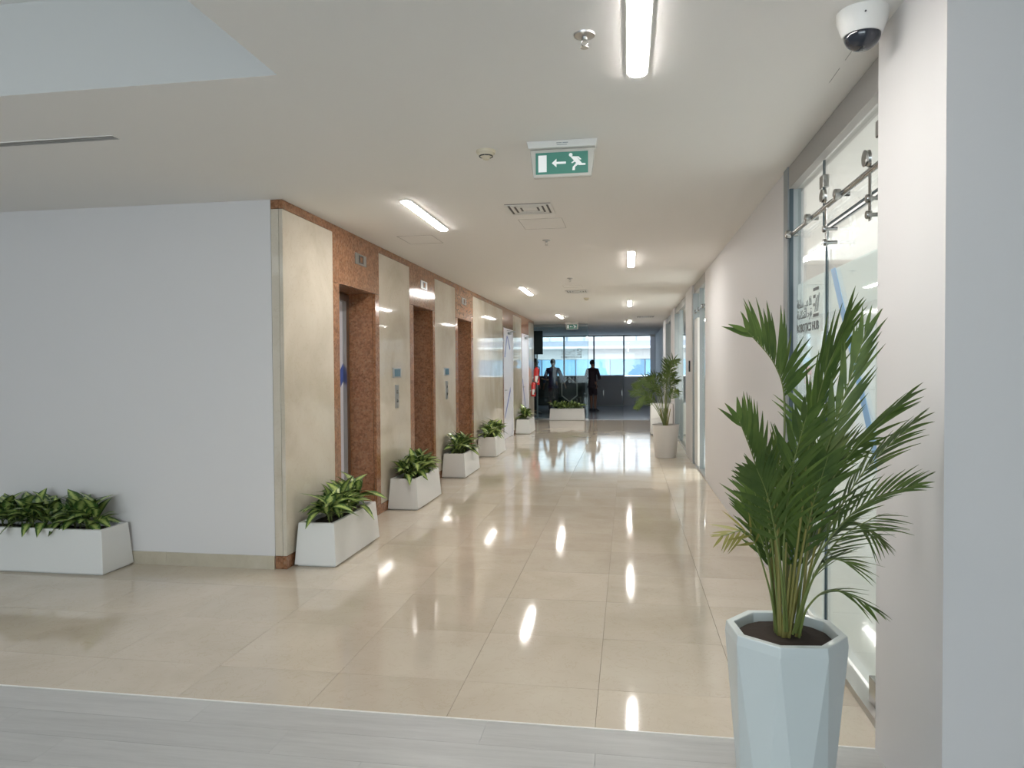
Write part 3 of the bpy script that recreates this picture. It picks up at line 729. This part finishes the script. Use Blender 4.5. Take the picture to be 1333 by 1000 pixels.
def lmat(p, tgt, side, ang, L, w, lift):
    d = (tgt*math.cos(ang)+side*math.sin(ang)+Vector((0, 0, lift))).normalized()
    n = tgt.cross(side).normalized()
    if n.z < 0: n = -n
    x = d.cross(n).normalized(); z = x.cross(d)
    R = Matrix((x, d, z)).transposed()
    return Matrix.Translation(p) @ (R @ Matrix.Diagonal((w, L, L))).to_4x4()
def frond(root, pts, start, n, Lmax, w, ang, side_deg, individual, rs, matk='palm', rad=0.0045, sides=(-1, 1), lift=0.0, tipL=0.45):
    N = 24; c = bez(pts, N)
    rc = MB().tube([tuple(p) for p in c], [rad*(1-0.75*i/N) for i in range(N+1)], 6)
    fr = put('frond', rc, M['rachis'], root, smooth=False)
    joined = MB()
    view = Vector((0, 1, 0))
    for i in range(n):
        t = start+(1-start)*(i+0.5)/n; u = t*N; k = min(int(u), N-1); p = c[k].lerp(c[k+1], u-k); tg = (c[k+1]-c[k]).normalized()
        s0 = tg.cross(view).normalized(); s0 = Matrix.Rotation(math.radians(side_deg), 3, tg) @ s0
        f = (i+0.5)/n; L = Lmax*(tipL+(1-tipL)*math.sin(PI*min(1, 0.12+f*0.88)) if f > 0.5 else (0.55+0.45*math.sin(PI*min(1, 0.12+f*0.88))))
        for s in (sides if f < 0.88 else (-1, 1)):
            a = math.radians(ang*(1.1-0.55*f)+rs.uniform(-7, 7))
            mt = lmat(p, tg, s0*s, a, L*rs.uniform(0.85, 1.12), w*rs.uniform(0.8, 1.15), lift+rs.uniform(-0.08, 0.05))
            if individual:
                lo = obj('leaflet', leaflet_obj_mesh(matk), fr); lo.matrix_local = mt
            else: joined.add(LV, LF, 0, mt)
    # terminal leaflet
    if joined.v: put('leaflets', joined, M[matk], fr, kind='stuff', smooth=False)
    return fr
t = thing('potted_palm', 'tall palm in faceted white pot beside the near right column', 'potted palm', (0.505, 2.44, 0), 0.0)
PR = Vector((0.505, 2.44, 0))
# faceted octagonal pot: eight down-pointing and eight up-pointing facets
def facet_pot(m):
    vs = []; n = 8
    def ring(r, z, rot): return [(r*math.cos(2*PI*k/n+rot), r*math.sin(2*PI*k/n+rot), z) for k in range(n)]
    r0 = PI/8+0.12
    vs += ring(0.186, 0.665, r0); vs += ring(0.190, 0.635, r0); vs += ring(0.140, 0.0, r0+PI/8)   # 0..7 rim, 8..15 lip, 16..23 foot
    vs += ring(0.160, 0.665, r0); vs += ring(0.150, 0.60, r0)                                       # inner rim, inner wall
    fs = []
    for k in range(n):
        j = (k+1) % n
        fs += [(k, j, 8+j, 8+k), (8+k, 8+j, 16+k), (8+j, 16+j, 16+k), (k, 24+k, 24+j, j), (24+k, 32+k, 32+j, 24+j)]
    fs += [tuple(16+k for k in range(n)), tuple(32+k for k in range(n))]
    return m.add(vs, fs)
put('pot', facet_pot(MB()), M['pot'], t, bevel=0.003)
m = MB(); m.lathe([(0.148, 0.61), (0.148, 0.635), (0.08, 0.645), (0.01, 0.642)], 16, cap=True); put('soil', m, M['soil'], t)
FR = [
('f1', [(0.508, 2.45, 0.65), (0.492, 2.47, 0.954), (0.506, 2.45, 1.362), (0.474, 2.43, 1.517), (0.378, 2.4, 1.636)]),
('f2', [(0.522, 2.45, 0.65), (0.557, 2.48, 0.979), (0.59, 2.5, 1.231), (0.633, 2.5, 1.46), (0.713, 2.5, 1.674)]),
('f3', [(0.487, 2.43, 0.648), (0.458, 2.42, 0.964), (0.409, 2.4, 1.191), (0.351, 2.38, 1.351)]),
('f4', [(0.539, 2.45, 0.651), (0.574, 2.4, 0.997), (0.663, 2.35, 1.226), (0.817, 2.3, 1.423)]),
('f5', [(0.546, 2.45, 0.657), (0.602, 2.42, 0.919), (0.723, 2.4, 1.172), (0.87, 2.38, 1.344)]),
('f6', [(0.54, 2.42, 0.657), (0.586, 2.38, 0.905), (0.711, 2.36, 1.082), (0.87, 2.36, 1.153)]),
('f7', [(0.538, 2.5, 0.651), (0.573, 2.55, 0.964), (0.659, 2.6, 1.167), (0.818, 2.65, 1.264)]),
('f8', [(0.54, 2.4, 0.65), (0.558, 2.36, 0.763), (0.625, 2.33, 0.829), (0.738, 2.3, 0.787)]),
('f9', [(0.48, 2.43, 0.645), (0.445, 2.4, 0.819), (0.381, 2.37, 0.986), (0.289, 2.34, 0.983)]),
('f10', [(0.479, 2.45, 0.638), (0.459, 2.45, 0.856), (0.43, 2.45, 0.956), (0.386, 2.45, 1.047)]),
('f11', [(0.504, 2.4, 0.668), (0.482, 2.35, 0.933), (0.489, 2.28, 1.186), (0.515, 2.2, 1.378)]),
('f12', [(0.533, 2.5, 0.633), (0.585, 2.55, 0.938), (0.639, 2.6, 1.194), (0.615, 2.65, 1.403)]),
('f13', [(0.497, 2.4, 0.667), (0.467, 2.33, 0.914), (0.417, 2.25, 1.12), (0.375, 2.2, 1.219)]),
('f14', [(0.528, 2.4, 0.664), (0.571, 2.34, 0.867), (0.633, 2.28, 1.003), (0.721, 2.22, 1.087)]),
('f15', [(0.539, 2.45, 0.646), (0.593, 2.45, 0.861), (0.692, 2.45, 1.015), (0.787, 2.42, 0.975)]),
('f16', [(0.513, 2.5, 0.632), (0.538, 2.56, 0.881), (0.588, 2.62, 1.083), (0.712, 2.66, 1.214)]),
('f17', [(0.504, 2.48, 0.639), (0.476, 2.5, 0.894), (0.479, 2.52, 1.098), (0.522, 2.55, 1.238)]),
('f18', [(0.521, 2.4, 0.659), (0.549, 2.34, 0.818), (0.601, 2.3, 0.927), (0.66, 2.26, 0.928)]),
('f19', [(0.538, 2.5, 0.651), (0.581, 2.48, 1.005), (0.658, 2.46, 1.312), (0.751, 2.44, 1.633)]),
]
# per frond: start, pairs, leaflet length, width, angle, roll of the blade plane, individual leaflets
FP = {'f1': (0.56, 16, 0.21, 0.021, 50, 25, True), 'f2': (0.50, 17, 0.22, 0.019, 17, 20, True), 'f3': (0.50, 14, 0.18, 0.022, 42, 30, True), 'f4': (0.50, 14, 0.17, 0.020, 22, 40, True),
 'f5': (0.45, 15, 0.16, 0.019, 38, 45, True), 'f6': (0.42, 15, 0.15, 0.018, 42, 40, True), 'f7': (0.40, 15, 0.16, 0.017, 42, 30, False), 'f8': (0.45, 9, 0.12, 0.013, 28, 50, True),
 'f9': (0.55, 7, 0.09, 0.013, 50, 40, True), 'f10': (0.55, 8, 0.12, 0.015, 25, 30, True), 'f11': (0.42, 17, 0.19, 0.021, 40, 20, True), 'f12': (0.42, 16, 0.19, 0.019, 40, 10, False),
 'f13': (0.42, 15, 0.17, 0.020, 40, 15, False), 'f14': (0.42, 14, 0.16, 0.016, 45, 50, False), 'f15': (0.40, 13, 0.15, 0.014, 45, 60, False), 'f16': (0.40, 15, 0.17, 0.018, 42, 20, False),
 'f17': (0.40, 16, 0.18, 0.019, 42, 15, False), 'f18': (0.42, 12, 0.14, 0.014, 40, 55, False), 'f19': (0.50, 16, 0.20, 0.018, 17, -25, False)}
rs = random.Random(5)
for k, pts in FR:
    st, n, L, w, an, sd_, ind = FP[k]
    fpts = [tuple(Vector(p)-PR) for p in pts]
    kw = {}
    if k == 'f1': kw = dict(lift=0.08, sides=(-1,)); n = 24; L = 0.20; w = 0.024; kw['tipL'] = 0.28
    if k == 'f3': kw = dict(lift=0.05, sides=(-1,)); n = 15; L = 0.20; w = 0.026; kw['tipL'] = 0.3
    if k == 'f8': kw = dict(lift=-0.15)
    if k == 'f15' or k == 'f14': kw = dict(lift=-0.3)
    if k == 'f6': kw = dict(lift=0.25)
    if k == 'f9': kw = dict(lift=-0.25, matk='palm_yellow')
    frond(t, fpts, st, n, L, w*0.78, an, sd_, ind, rs, rad=0.0045, **kw)
# extra young stems rising from the soil
for k in range(16):
    a = rs.uniform(0, 2*PI); r = rs.uniform(0.005, 0.045); b = Vector((r*math.cos(a), r*math.sin(a)-0.005, 0.635)); h = rs.uniform(0.25, 0.5)
    tp = b+Vector((math.cos(a)*rs.uniform(0.02, 0.09)+0.02, math.sin(a)*rs.uniform(0.02, 0.08), h))
    put('stem', MB().tube([tuple(b), tuple(b.lerp(tp, 0.5)+Vector((0, 0, 0.02))), tuple(tp)], [0.0055, 0.004, 0.003], 6), M['stem'], t)
for k in range(7):   # low inner fronds that fill the heart of the plant
    a = rs.uniform(0, 2*PI); b = Vector((0.02*math.cos(a), 0.02*math.sin(a), 0.64)); h = rs.uniform(0.38, 0.62)
    e = Vector((math.cos(a)*0.16+0.05, math.sin(a)*0.13, 0.64+h))
    frond(t, [tuple(b), tuple(b.lerp(e, 0.5)+Vector((0, 0, 0.07))), tuple(e)], 0.35, 14, 0.15, 0.017, 42, rs.uniform(0, 60), False, rs, rad=0.004)

# far palm in a round tapered pot
t = thing('potted_palm', 'bushy palm in round white pot far along the right wall', 'potted palm', (0.63, 12.34, 0))
put('pot', MB().lathe([(0.165, 0.0), (0.175, 0.01), (0.222, 0.54), (0.228, 0.55), (0.215, 0.55), (0.205, 0.50)], 40), M['potb'], t, smooth=True)
put('soil', MB().lathe([(0.206, 0.505), (0.205, 0.52), (0.02, 0.53)], 20), M['soil'], t)
rs = random.Random(9)
spec = [(-0.52, 0.1, 1.22, .0), (-0.45, -0.2, 1.05, 1), (-0.50, 0.2, 0.98, 1), (-0.25, -0.1, 1.35, 0), (-0.3, 0.2, 1.25, 0), (0.05, 0.0, 1.55, 0), (0.24, -0.1, 1.62, 0), (0.12, 0.2, 1.60, 0), (0.30, 0.15, 1.3, 0),
        (0.28, -0.2, 1.12, 0), (-0.1, -0.3, 1.4, 0), (0.0, 0.3, 1.3, 0), (-0.15, 0.05, 1.15, 0), (-0.40, 0.0, 1.3, 0), (0.18, 0.1, 1.4, 0), (-0.56, -0.05, 1.1, 0)]
for dx, dy, tz, dr in spec:
    if dx > 0: dx *= 0.62
    b = Vector((rs.uniform(-0.04, 0.04), rs.uniform(-0.04, 0.04), 0.52)); e = Vector((dx, dy, tz-(0.15 if dr else 0)))
    mid = Vector((dx*0.35, dy*0.35, 0.52+(tz-0.52)*0.68)); m2 = Vector((dx*0.7, dy*0.7, tz-0.02))
    frond(t, [tuple(b), tuple(mid), tuple(m2), tuple(e)], 0.40, 16, 0.17, 0.019, 42, rs.uniform(0, 50), False, rs, rad=0.007, lift=-0.25)
for k in range(6):
    a = rs.uniform(0, 2*PI); b = Vector((0.03*math.cos(a), 0.03*math.sin(a), 0.515))
    put('stem', MB().tube([tuple(b), tuple(b+Vector((math.cos(a)*0.06, math.sin(a)*0.06, 0.3)))], [0.010, 0.006], 6), M['stem'], t)
# white pedestal unit behind the far palm
t = thing('pedestal_cabinet', 'low white pedestal cabinet behind the far palm', 'cabinet', (0.76, 16.5, 0))
put('body', MB().box(-0.26, 0.23, -0.25, 0.25, 0.03, 0.70), M['potb'], t, bevel=0.006)
put('plinth', MB().box(-0.24, 0.21, -0.23, 0.23, 0.0, 0.03), M['desk'], t)
put('drawer_front', MB().box(-0.255, 0.225, -0.266, -0.251, 0.38, 0.69), M['potb'], t, bevel=0.002)
put('drawer_front', MB().box(-0.255, 0.225, -0.266, -0.251, 0.04, 0.37), M['potb'], t, bevel=0.002)
for zz in (0.60, 0.28): put('handle', MB().box(-0.10, 0.06, -0.285, -0.2662, zz-0.008, zz+0.008), M['steel'], t)

# ---------------------------------------------------------------- corridor end: glass screen, room, window wall
t = thing('glass_screen', 'tall tinted glass screen with dark lettering across the corridor end', 'partition', (-2.6, 21.05, 0))
for k, (a, b) in enumerate(((-1.55, -0.02), (-0.016, 1.46))):
    put('pane', MB().box(a, b, 0, 0.012, 0.02, 2.72), M['tint'], t)
put('top_rail', MB().box(-1.55, 1.46, -0.02, 0.03, 2.721, 2.795), M['frame'], t)
put('floor_rail', MB().box(-1.55, 1.46, -0.015, 0.027, 0.0, 0.03), M['steel'], t)
put('end_edge', MB().box(1.461, 1.468, -0.001, 0.013, 0.02, 2.72), M['gedge'], t)
sign_marks(t, 1.15, 0.68, -0.003, 1.80, 'y')
# window wall
ww = MB(); YW = 28.9
ww.box(-5, 3, YW, YW+0.15, 0, 1.12); ww.box(-5, 3, YW, YW+0.15, H-0.02, H+0.1); ww.box(1.08, 3, YW, YW+0.15, 1.12, H-0.02)
wf2 = put('wall_far', ww, mat('far_paint', (0.50, 0.52, 0.56), 0.5), kind='structure')
wn = bpy.data.objects.new('window_1', None); C.objects.link(wn); wn['kind'] = 'structure'; wn.location = (0, YW, 0)
cuts = [-4.99, -3.72, -2.53, -1.33, -0.147, 1.075]
for a, b in zip(cuts[:-1], cuts[1:]): put('window_pane', MB().box(a+0.03, b-0.03, 0.06, 0.072, 1.15, H-0.05), M['glass'], wn)
for c in cuts: put('mullion', MB().box(c-0.03, c+0.03, 0.02, 0.12, 1.15, H-0.05), M['frame'], wn)
put('window_rail', MB().box(-4.99, 1.075, 0.02, 0.12, 1.121, 1.15), M['frame'], wn); put('window_rail', MB().box(-4.99, 1.075, 0.02, 0.12, H-0.05, H-0.021), M['frame'], wn)
put('window_sill', MB().box(-4.99, 1.075, -0.05, 0.0, 1.10, 1.122), M['white'], wn)
box('wall_end_right', M['paint'], 1.09, 1.25, 20.91, YW-0.01, 0, H, kind='structure')
box('wall_end_left', M['paint'], -5.15, -5.0, 19.74, YW, 0, H, kind='structure')
t = thing('roller_blind', 'pale narrow curtain strip at the right end of the window wall', 'curtain', (0.98, 28.76, 0))
m = MB(); n = 9
for k in range(n):
    x0 = -0.10+0.19*k/n; m.box(x0, x0+0.19/n-0.001, -0.02*(k % 2), -0.02*(k % 2)+0.012, 0.75, 2.72)
put('fabric', m, M['doorwhite'], t); put('bracket', MB().box(-0.11, 0.10, -0.03, 0.03, 2.721, 2.797), M['white'], t)
# far furniture
t = thing('low_cabinet', 'grey low storage cabinet under the far window', 'cabinet', (-0.78, 28.5, 0))
put('body', MB().box(-0.82, 0.62, -0.22, 0.24, 0.06, 1.21), M['desk'], t, bevel=0.004); put('plinth', MB().box(-0.80, 0.60, -0.20, 0.24, 0, 0.06), M['frame'], t)
for x0, x1 in ((-0.81, -0.105), (-0.095, 0.61)):
    dd = put('door', MB().box(x0, x1, -0.24, -0.221, 0.08, 0.85), M['desk'], t); put('handle', MB().box(x1-0.06, x1-0.04, -0.252, -0.2405, 0.42, 0.62), M['steel'], dd)
    put('drawer', MB().box(x0, x1, -0.24, -0.221, 0.87, 1.18), M['desk'], t)
t = thing('sofa', 'dark green high back sofa behind the glass screen', 'sofa', (-2.45, 26.3, 0))
put('back', MB().box(-1.1, 0.95, 0.25, 0.42, 0.12, 1.22), M['green_fabric'], t, bevel=0.04)
put('side', MB().box(0.8, 0.95, -0.35, 0.249, 0.12, 1.15), M['green_fabric'], t, bevel=0.03); put('side', MB().box(-1.1, -0.95, -0.35, 0.249, 0.12, 1.15), M['green_fabric'], t, bevel=0.03)
put('seat', MB().box(-0.949, 0.799, -0.35, 0.249, 0.15, 0.44), M['green_fabric'], t, bevel=0.04)
for x in (-1.0, 0.85):
    for y in (-0.28, 0.35): put('leg', MB().lathe([(0.02, 0), (0.025, 0.12)], 8, xf=Matrix.Translation((x, y, 0))), M['dark'], t)
t = thing('tub_chair', 'hexagonal chair with pale edge behind the end planter', 'chair', (-1.93, 24.1, 0))
hexa = [(0.24*math.cos(PI/6*k*2+PI/2)*1.3, 0.78+0.42*math.sin(PI/6*k*2+PI/2)) for k in range(6)]
hexb = [(x*0.88, 0.78+(z-0.78)*0.9) for x, z in hexa]
m = MB()
for k in range(6):
    j = (k+1) % 6; m.prism([hexa[k], hexa[j], hexb[j], hexb[k]], -0.03, 0.05, 'y')
put('shell_edge', m, M['pale_edge'], t); put('back', MB().prism(hexb, 0.0, 0.04, 'y'), M['dark'], t)
put('seat', MB().box(-0.24, 0.24, 0.051, 0.50, 0.38, 0.47), M['green_fabric'], t, bevel=0.02)
for x in (-0.2, 0.2):
    for y in (0.08, 0.46): put('leg', MB().tube([(x*0.8, y, 0.38), (x*1.1, y, 0.0)], 0.014, 6), M['dark'], t)
# wall-hung screen at the end of the lift wall
t = thing('portrait_screen', 'black portrait display on a pole beyond the lift wall', 'screen', (-2.66, 21.35, 0))
put('housing', MB().box(-0.20, 0.16, -0.03, 0.03, 1.92, 2.62), M['dark'], t, bevel=0.005); put('pole', MB().tube([(-0.02, 0.05, 0.02), (-0.02, 0.05, 2.2)], 0.022, 10), M['frame'], t)
put('base', MB().lathe([(0.2, 0.0), (0.2, 0.012), (0.03, 0.02)], 24, xf=Matrix.Translation((-0.02, 0.05, 0))), M['frame'], t)
# fire extinguishers on the end of the lift wall
def extinguisher(y, z, h, label, r=0.075):
    t = thing('fire_extinguisher', label, 'fire extinguisher', (XL+r+0.02, y, z))
    put('cylinder', MB().lathe([(r*0.93, 0), (r, 0.02), (r, h*0.78), (r*0.75, h*0.88), (0.028, h*0.93), (0.028, h*0.96)], 20), M['red'], t, smooth=True)
    v = MB().lathe([(0.022, h*0.961), (0.022, h*1.03)], 10); v.box(-0.012, 0.012, -0.10, 0.03, h*1.03, h*1.05); v.box(-0.012, 0.012, -0.09, 0.02, h*1.06, h*1.08)
    put('valve', v, M['dark'], t)
    put('hose', MB().tube(bez([(0.01, -0.02, h*1.0), (0.09, -0.05, h*0.9), (0.075, -0.075, h*0.5), (0.03, -0.085, h*0.15)], 12), 0.012, 8), M['dark'], t)
    lb = MB(); n = 8
    vs = []; fs = []
    for k in range(n+1):
        a = -PI/2+(-0.4+1.1*k/n)
        for zz in (h*0.12, h*0.48): vs.append(((r+0.0015)*math.cos(a), (r+0.0015)*math.sin(a), zz))
    for k in range(n): fs.append((2*k, 2*k+2, 2*k+3, 2*k+1))
    put('label_plate', lb.add(vs, fs), M['white'], t)
    put('bracket', MB().box(-r-0.02, -r+0.01, -0.03, 0.03, h*0.35, h*0.42), M['steel'], t)
extinguisher(18.95, 0.76, 0.40, 'lower red fire extinguisher on the end of the lift wall', 0.06)
extinguisher(19.45, 1.06, 0.50, 'upper red fire extinguisher on the end of the lift wall', 0.085)

# ---------------------------------------------------------------- outside: street and the building opposite
gr = box('ground', M['asphalt'], -40, 40, 31, 80, -4.1, -4.0); gr['kind'] = 'structure'
t = thing('opposite_building', 'white building with grey slab band and blue glazing outside the window', 'building', (-3, 42, -4))
put('upper_wall', MB().box(-22, 22, 0.0, 8, 7.05, 14), M['facade'], t)
put('slab_band', MB().box(-22, 22, -0.6, 0.1, 6.75, 7.04), M['facade_grey'], t)
put('slab_edge', MB().box(-22, 22, -0.7, -0.601, 6.60, 6.74), M['facade'], t)
put('middle_wall', MB().box(-22, 22, 0.2, 8, 6.0, 6.74), M['facade_cream'], t)
put('lower_wall', MB().box(-22, 22, 0.3, 8, 0, 5.99), M['facade_grey'], t)
for k in range(22):
    x = -21+2.0*k
    put('blue_pane', MB().box(x-0.97, x+0.97, 0.15, 0.29, 3.2, 5.98), M['facade_blue'] if k % 5 not in (2, 4) else M['facade_deep'], t)
for k in range(44): put('facade_rib', MB().box(-22+k+0.45, -22+k+0.55, -0.08, -0.001, 7.06, 13.9), M['facade_grey'] if k % 4 == 1 else M['facade_cream'], t)
for zz in (5.0, 4.75): put('railing', MB().box(-22, 22, -0.1, -0.05, zz, zz+0.06), M['facade'], t)

# ---------------------------------------------------------------- people
def skin_mesh(name, V, E, R, m, root=0, sub=2, parent=None):
    me = bpy.data.meshes.new(name); me.from_pydata(V, E, []); o = bpy.data.objects.new(name, me); C.objects.link(o)
    sk = o.modifiers.new('skin', 'SKIN')
    for i, r in enumerate(R):
        sv = me.skin_vertices[0].data[i]; sv.radius = r if isinstance(r, tuple) else (r, r); sv.use_root = (i == root)
    sk.use_smooth_shade = True
    ss = o.modifiers.new('sub', 'SUBSURF'); ss.levels = sub; ss.render_levels = sub
    bpy.context.view_layer.update()
    nm = bpy.data.meshes.new_from_object(o.evaluated_get(bpy.context.evaluated_depsgraph_get()))
    bpy.data.objects.remove(o)
    nm.materials.clear(); nm.materials.append(m); nm.name = name
    return obj(name, nm, parent)
def person(loc, rotz, label, h=1.74, shirt='shirt_blue', legs='trousers', bare_shin=False, la=((-0.26, 0.02, 1.14), (-0.27, -0.08, 0.92)), ra=((0.26, 0.02, 1.14), (0.27, -0.08, 0.92)), lf=(-0.10, 0.0), rf=(0.10, 0.0), trs=None):
    """faces local -Y; la/ra elbow and wrist, lf/rf ankle x and y"""
    t = thing('person', label, 'person', loc, rotz); t.scale = (h/1.74,)*3
    V = [(0, 0, 0.95), (0, 0.0, 1.10), (0, 0.005, 1.30), (0, 0.01, 1.43), (0, 0.0, 1.50), (0, -0.015, 1.56), (0, -0.01, 1.64), (0, 0.0, 1.715)]
    R = [(0.135, 0.105), (0.125, 0.095), (0.15, 0.105), (0.10, 0.075), 0.05, (0.062, 0.07), (0.078, 0.092), (0.05, 0.06)]
    E = [(i, i+1) for i in range(7)]
    def add(p, r, par): V.append(tuple(p)); R.append(r); E.append((par, len(V)-1)); return len(V)-1
    add((0, -0.115, 1.615), 0.012, 6)                                            # nose
    for s in (-1, 1): add((s*0.088, 0.01, 1.62), 0.012, 6)                      # ears
    J = {}
    for s, (el, wr) in ((-1, la), (1, ra)):
        sh = add((s*0.17, 0.01, 1.41), 0.055, 3); e = add(el, 0.042, sh); w = add(wr, 0.028, e)
        d = (Vector(wr)-Vector(el)).normalized(); pa = Vector(wr)+d*0.06; p = add(pa, (0.03, 0.02), w); J[s] = (sh, e, w)
        n = Vector((0, -1, 0)); n = (n-d*n.dot(d)).normalized()
        for q, L in ((-1.5, 0.055), (-0.5, 0.068), (0.5, 0.072), (1.5, 0.062)):
            k = add(pa+d*0.035+n*q*0.018, 0.0095, p); k = add(pa+d*(0.035+L*0.55)+n*q*0.02, 0.009, k); add(pa+d*(0.03+L)+n*q*0.019-Vector((s*0.018, 0, 0)), 0.007, k)
        k = add(pa-d*0.02+n*0.04, 0.010, p); add(pa+d*0.02+n*0.058, 0.008, k)
    for s, (ax, ay) in ((-1, lf), (1, rf)):
        hp = add((s*0.09, 0, 0.88), 0.085, 0); kn = add((s*0.09*0.4+ax*0.6, ay*0.55-0.02, 0.50), 0.055, hp); ca = add((ax*0.9, ay*0.85+0.01, 0.34), 0.055, kn)
        an = add((ax, ay, 0.085), 0.036, ca); he = add((ax, ay-0.04, 0.05), (0.036, 0.036), an); add((ax*1.1, ay-0.17, 0.03), (0.036, 0.022), he)
    skin_mesh('body', V, E, R, M['skin'], 0, 1, t)
    # shirt
    V2 = [V[0], V[1], V[2], V[3], (0, 0.005, 1.47)]; R2 = [(0.155, 0.125), (0.145, 0.115), (0.168, 0.125), (0.12, 0.09), 0.062]; E2 = [(0, 1), (1, 2), (2, 3), (3, 4)]
    V2.insert(0, (0, 0, 0.86)); R2.insert(0, (0.155, 0.125)); E2 = [(i, i+1) for i in range(5)]
    for s, (el, wr) in ((-1, la), (1, ra)):
        V2.append((s*0.175, 0.01, 1.41)); R2.append(0.075); a = len(V2)-1; E2.append((4, a))
        V2.append(el); R2.append(0.058); E2.append((a, a+1)); V2.append(tuple(Vector(el).lerp(Vector(wr), 0.75))); R2.append(0.045); E2.append((a+1, a+2))
    skin_mesh('shirt', V2, E2, R2, M[shirt], 1, 1, t)
    V3 = [(0, 0, 0.98), (0, 0, 0.90)]; R3 = [(0.14, 0.115), (0.15, 0.125)]; E3 = [(0, 1)]
    for s, (ax, ay) in ((-1, lf), (1, rf)):
        V3.append((s*0.09, 0, 0.84)); R3.append(0.10); a = len(V3)-1; E3.append((1, a))
        V3.append((s*0.09*0.4+ax*0.6, ay*0.55-0.02, 0.50)); R3.append(0.075); E3.append((a, a+1))
        if not bare_shin: V3.append((ax, ay, 0.10)); R3.append(0.055); E3.append((a+1, a+2))
    skin_mesh('trousers', V3, E3, R3, M[legs], 0, 1, t)
    for s, (ax, ay) in ((-1, lf), (1, rf)):
        sh = MB().prism([(ay+0.06, 0), (ay+0.065, 0.06), (ay+0.03, 0.10), (ay-0.05, 0.095), (ay-0.12, 0.055), (ay-0.21, 0.04), (ay-0.225, 0.0)], ax*1.05-0.045, ax*1.05+0.045, 'x')
        put('shoe', sh, M['shoe'], t, bevel=0.015)
    hr = MB().lathe([(0.082*math.cos(a*PI/16), 0.105*math.sin(a*PI/16)) for a in range(-3, 8)]+[(0.004, 0.105)], 20, xf=Matrix.Translation((0, 0.018, 1.655)) @ Matrix.Rotation(0.35, 4, 'X') @ Matrix.Diagonal((1.05, 1.2, 1, 1)))
    put('hair', hr, M['hair'], t, smooth=True)
    return t
person((-1.20, 25.0, 0), math.radians(155), 'person in dark top and shorts standing right of the glass screen edge', 1.77, 'shirt_dark', 'shirt_dark', True,
       la=((-0.25, -0.02, 1.14), (-0.12, -0.24, 1.08)), ra=((0.25, 0.04, 1.14), (0.10, -0.24, 1.05)), lf=(-0.13, 0.05), rf=(0.09, -0.08))
person((-2.46, 23.9, 0), math.radians(170), 'person in navy shirt and dark trousers seen through the glass screen', 1.80, 'shirt_blue', 'trousers', False,
       la=((-0.30, 0.0, 1.15), (-0.36, -0.10, 0.93)), ra=((0.27, 0.02, 1.14), (0.33, -0.06, 0.90)))
person((-3.02, 23.6, 0), math.radians(95), 'person in dark clothes partly hidden behind the fire extinguishers', 1.82, 'trousers', 'trousers', False,
       la=((-0.26, -0.05, 1.16), (-0.20, -0.28, 1.10)))
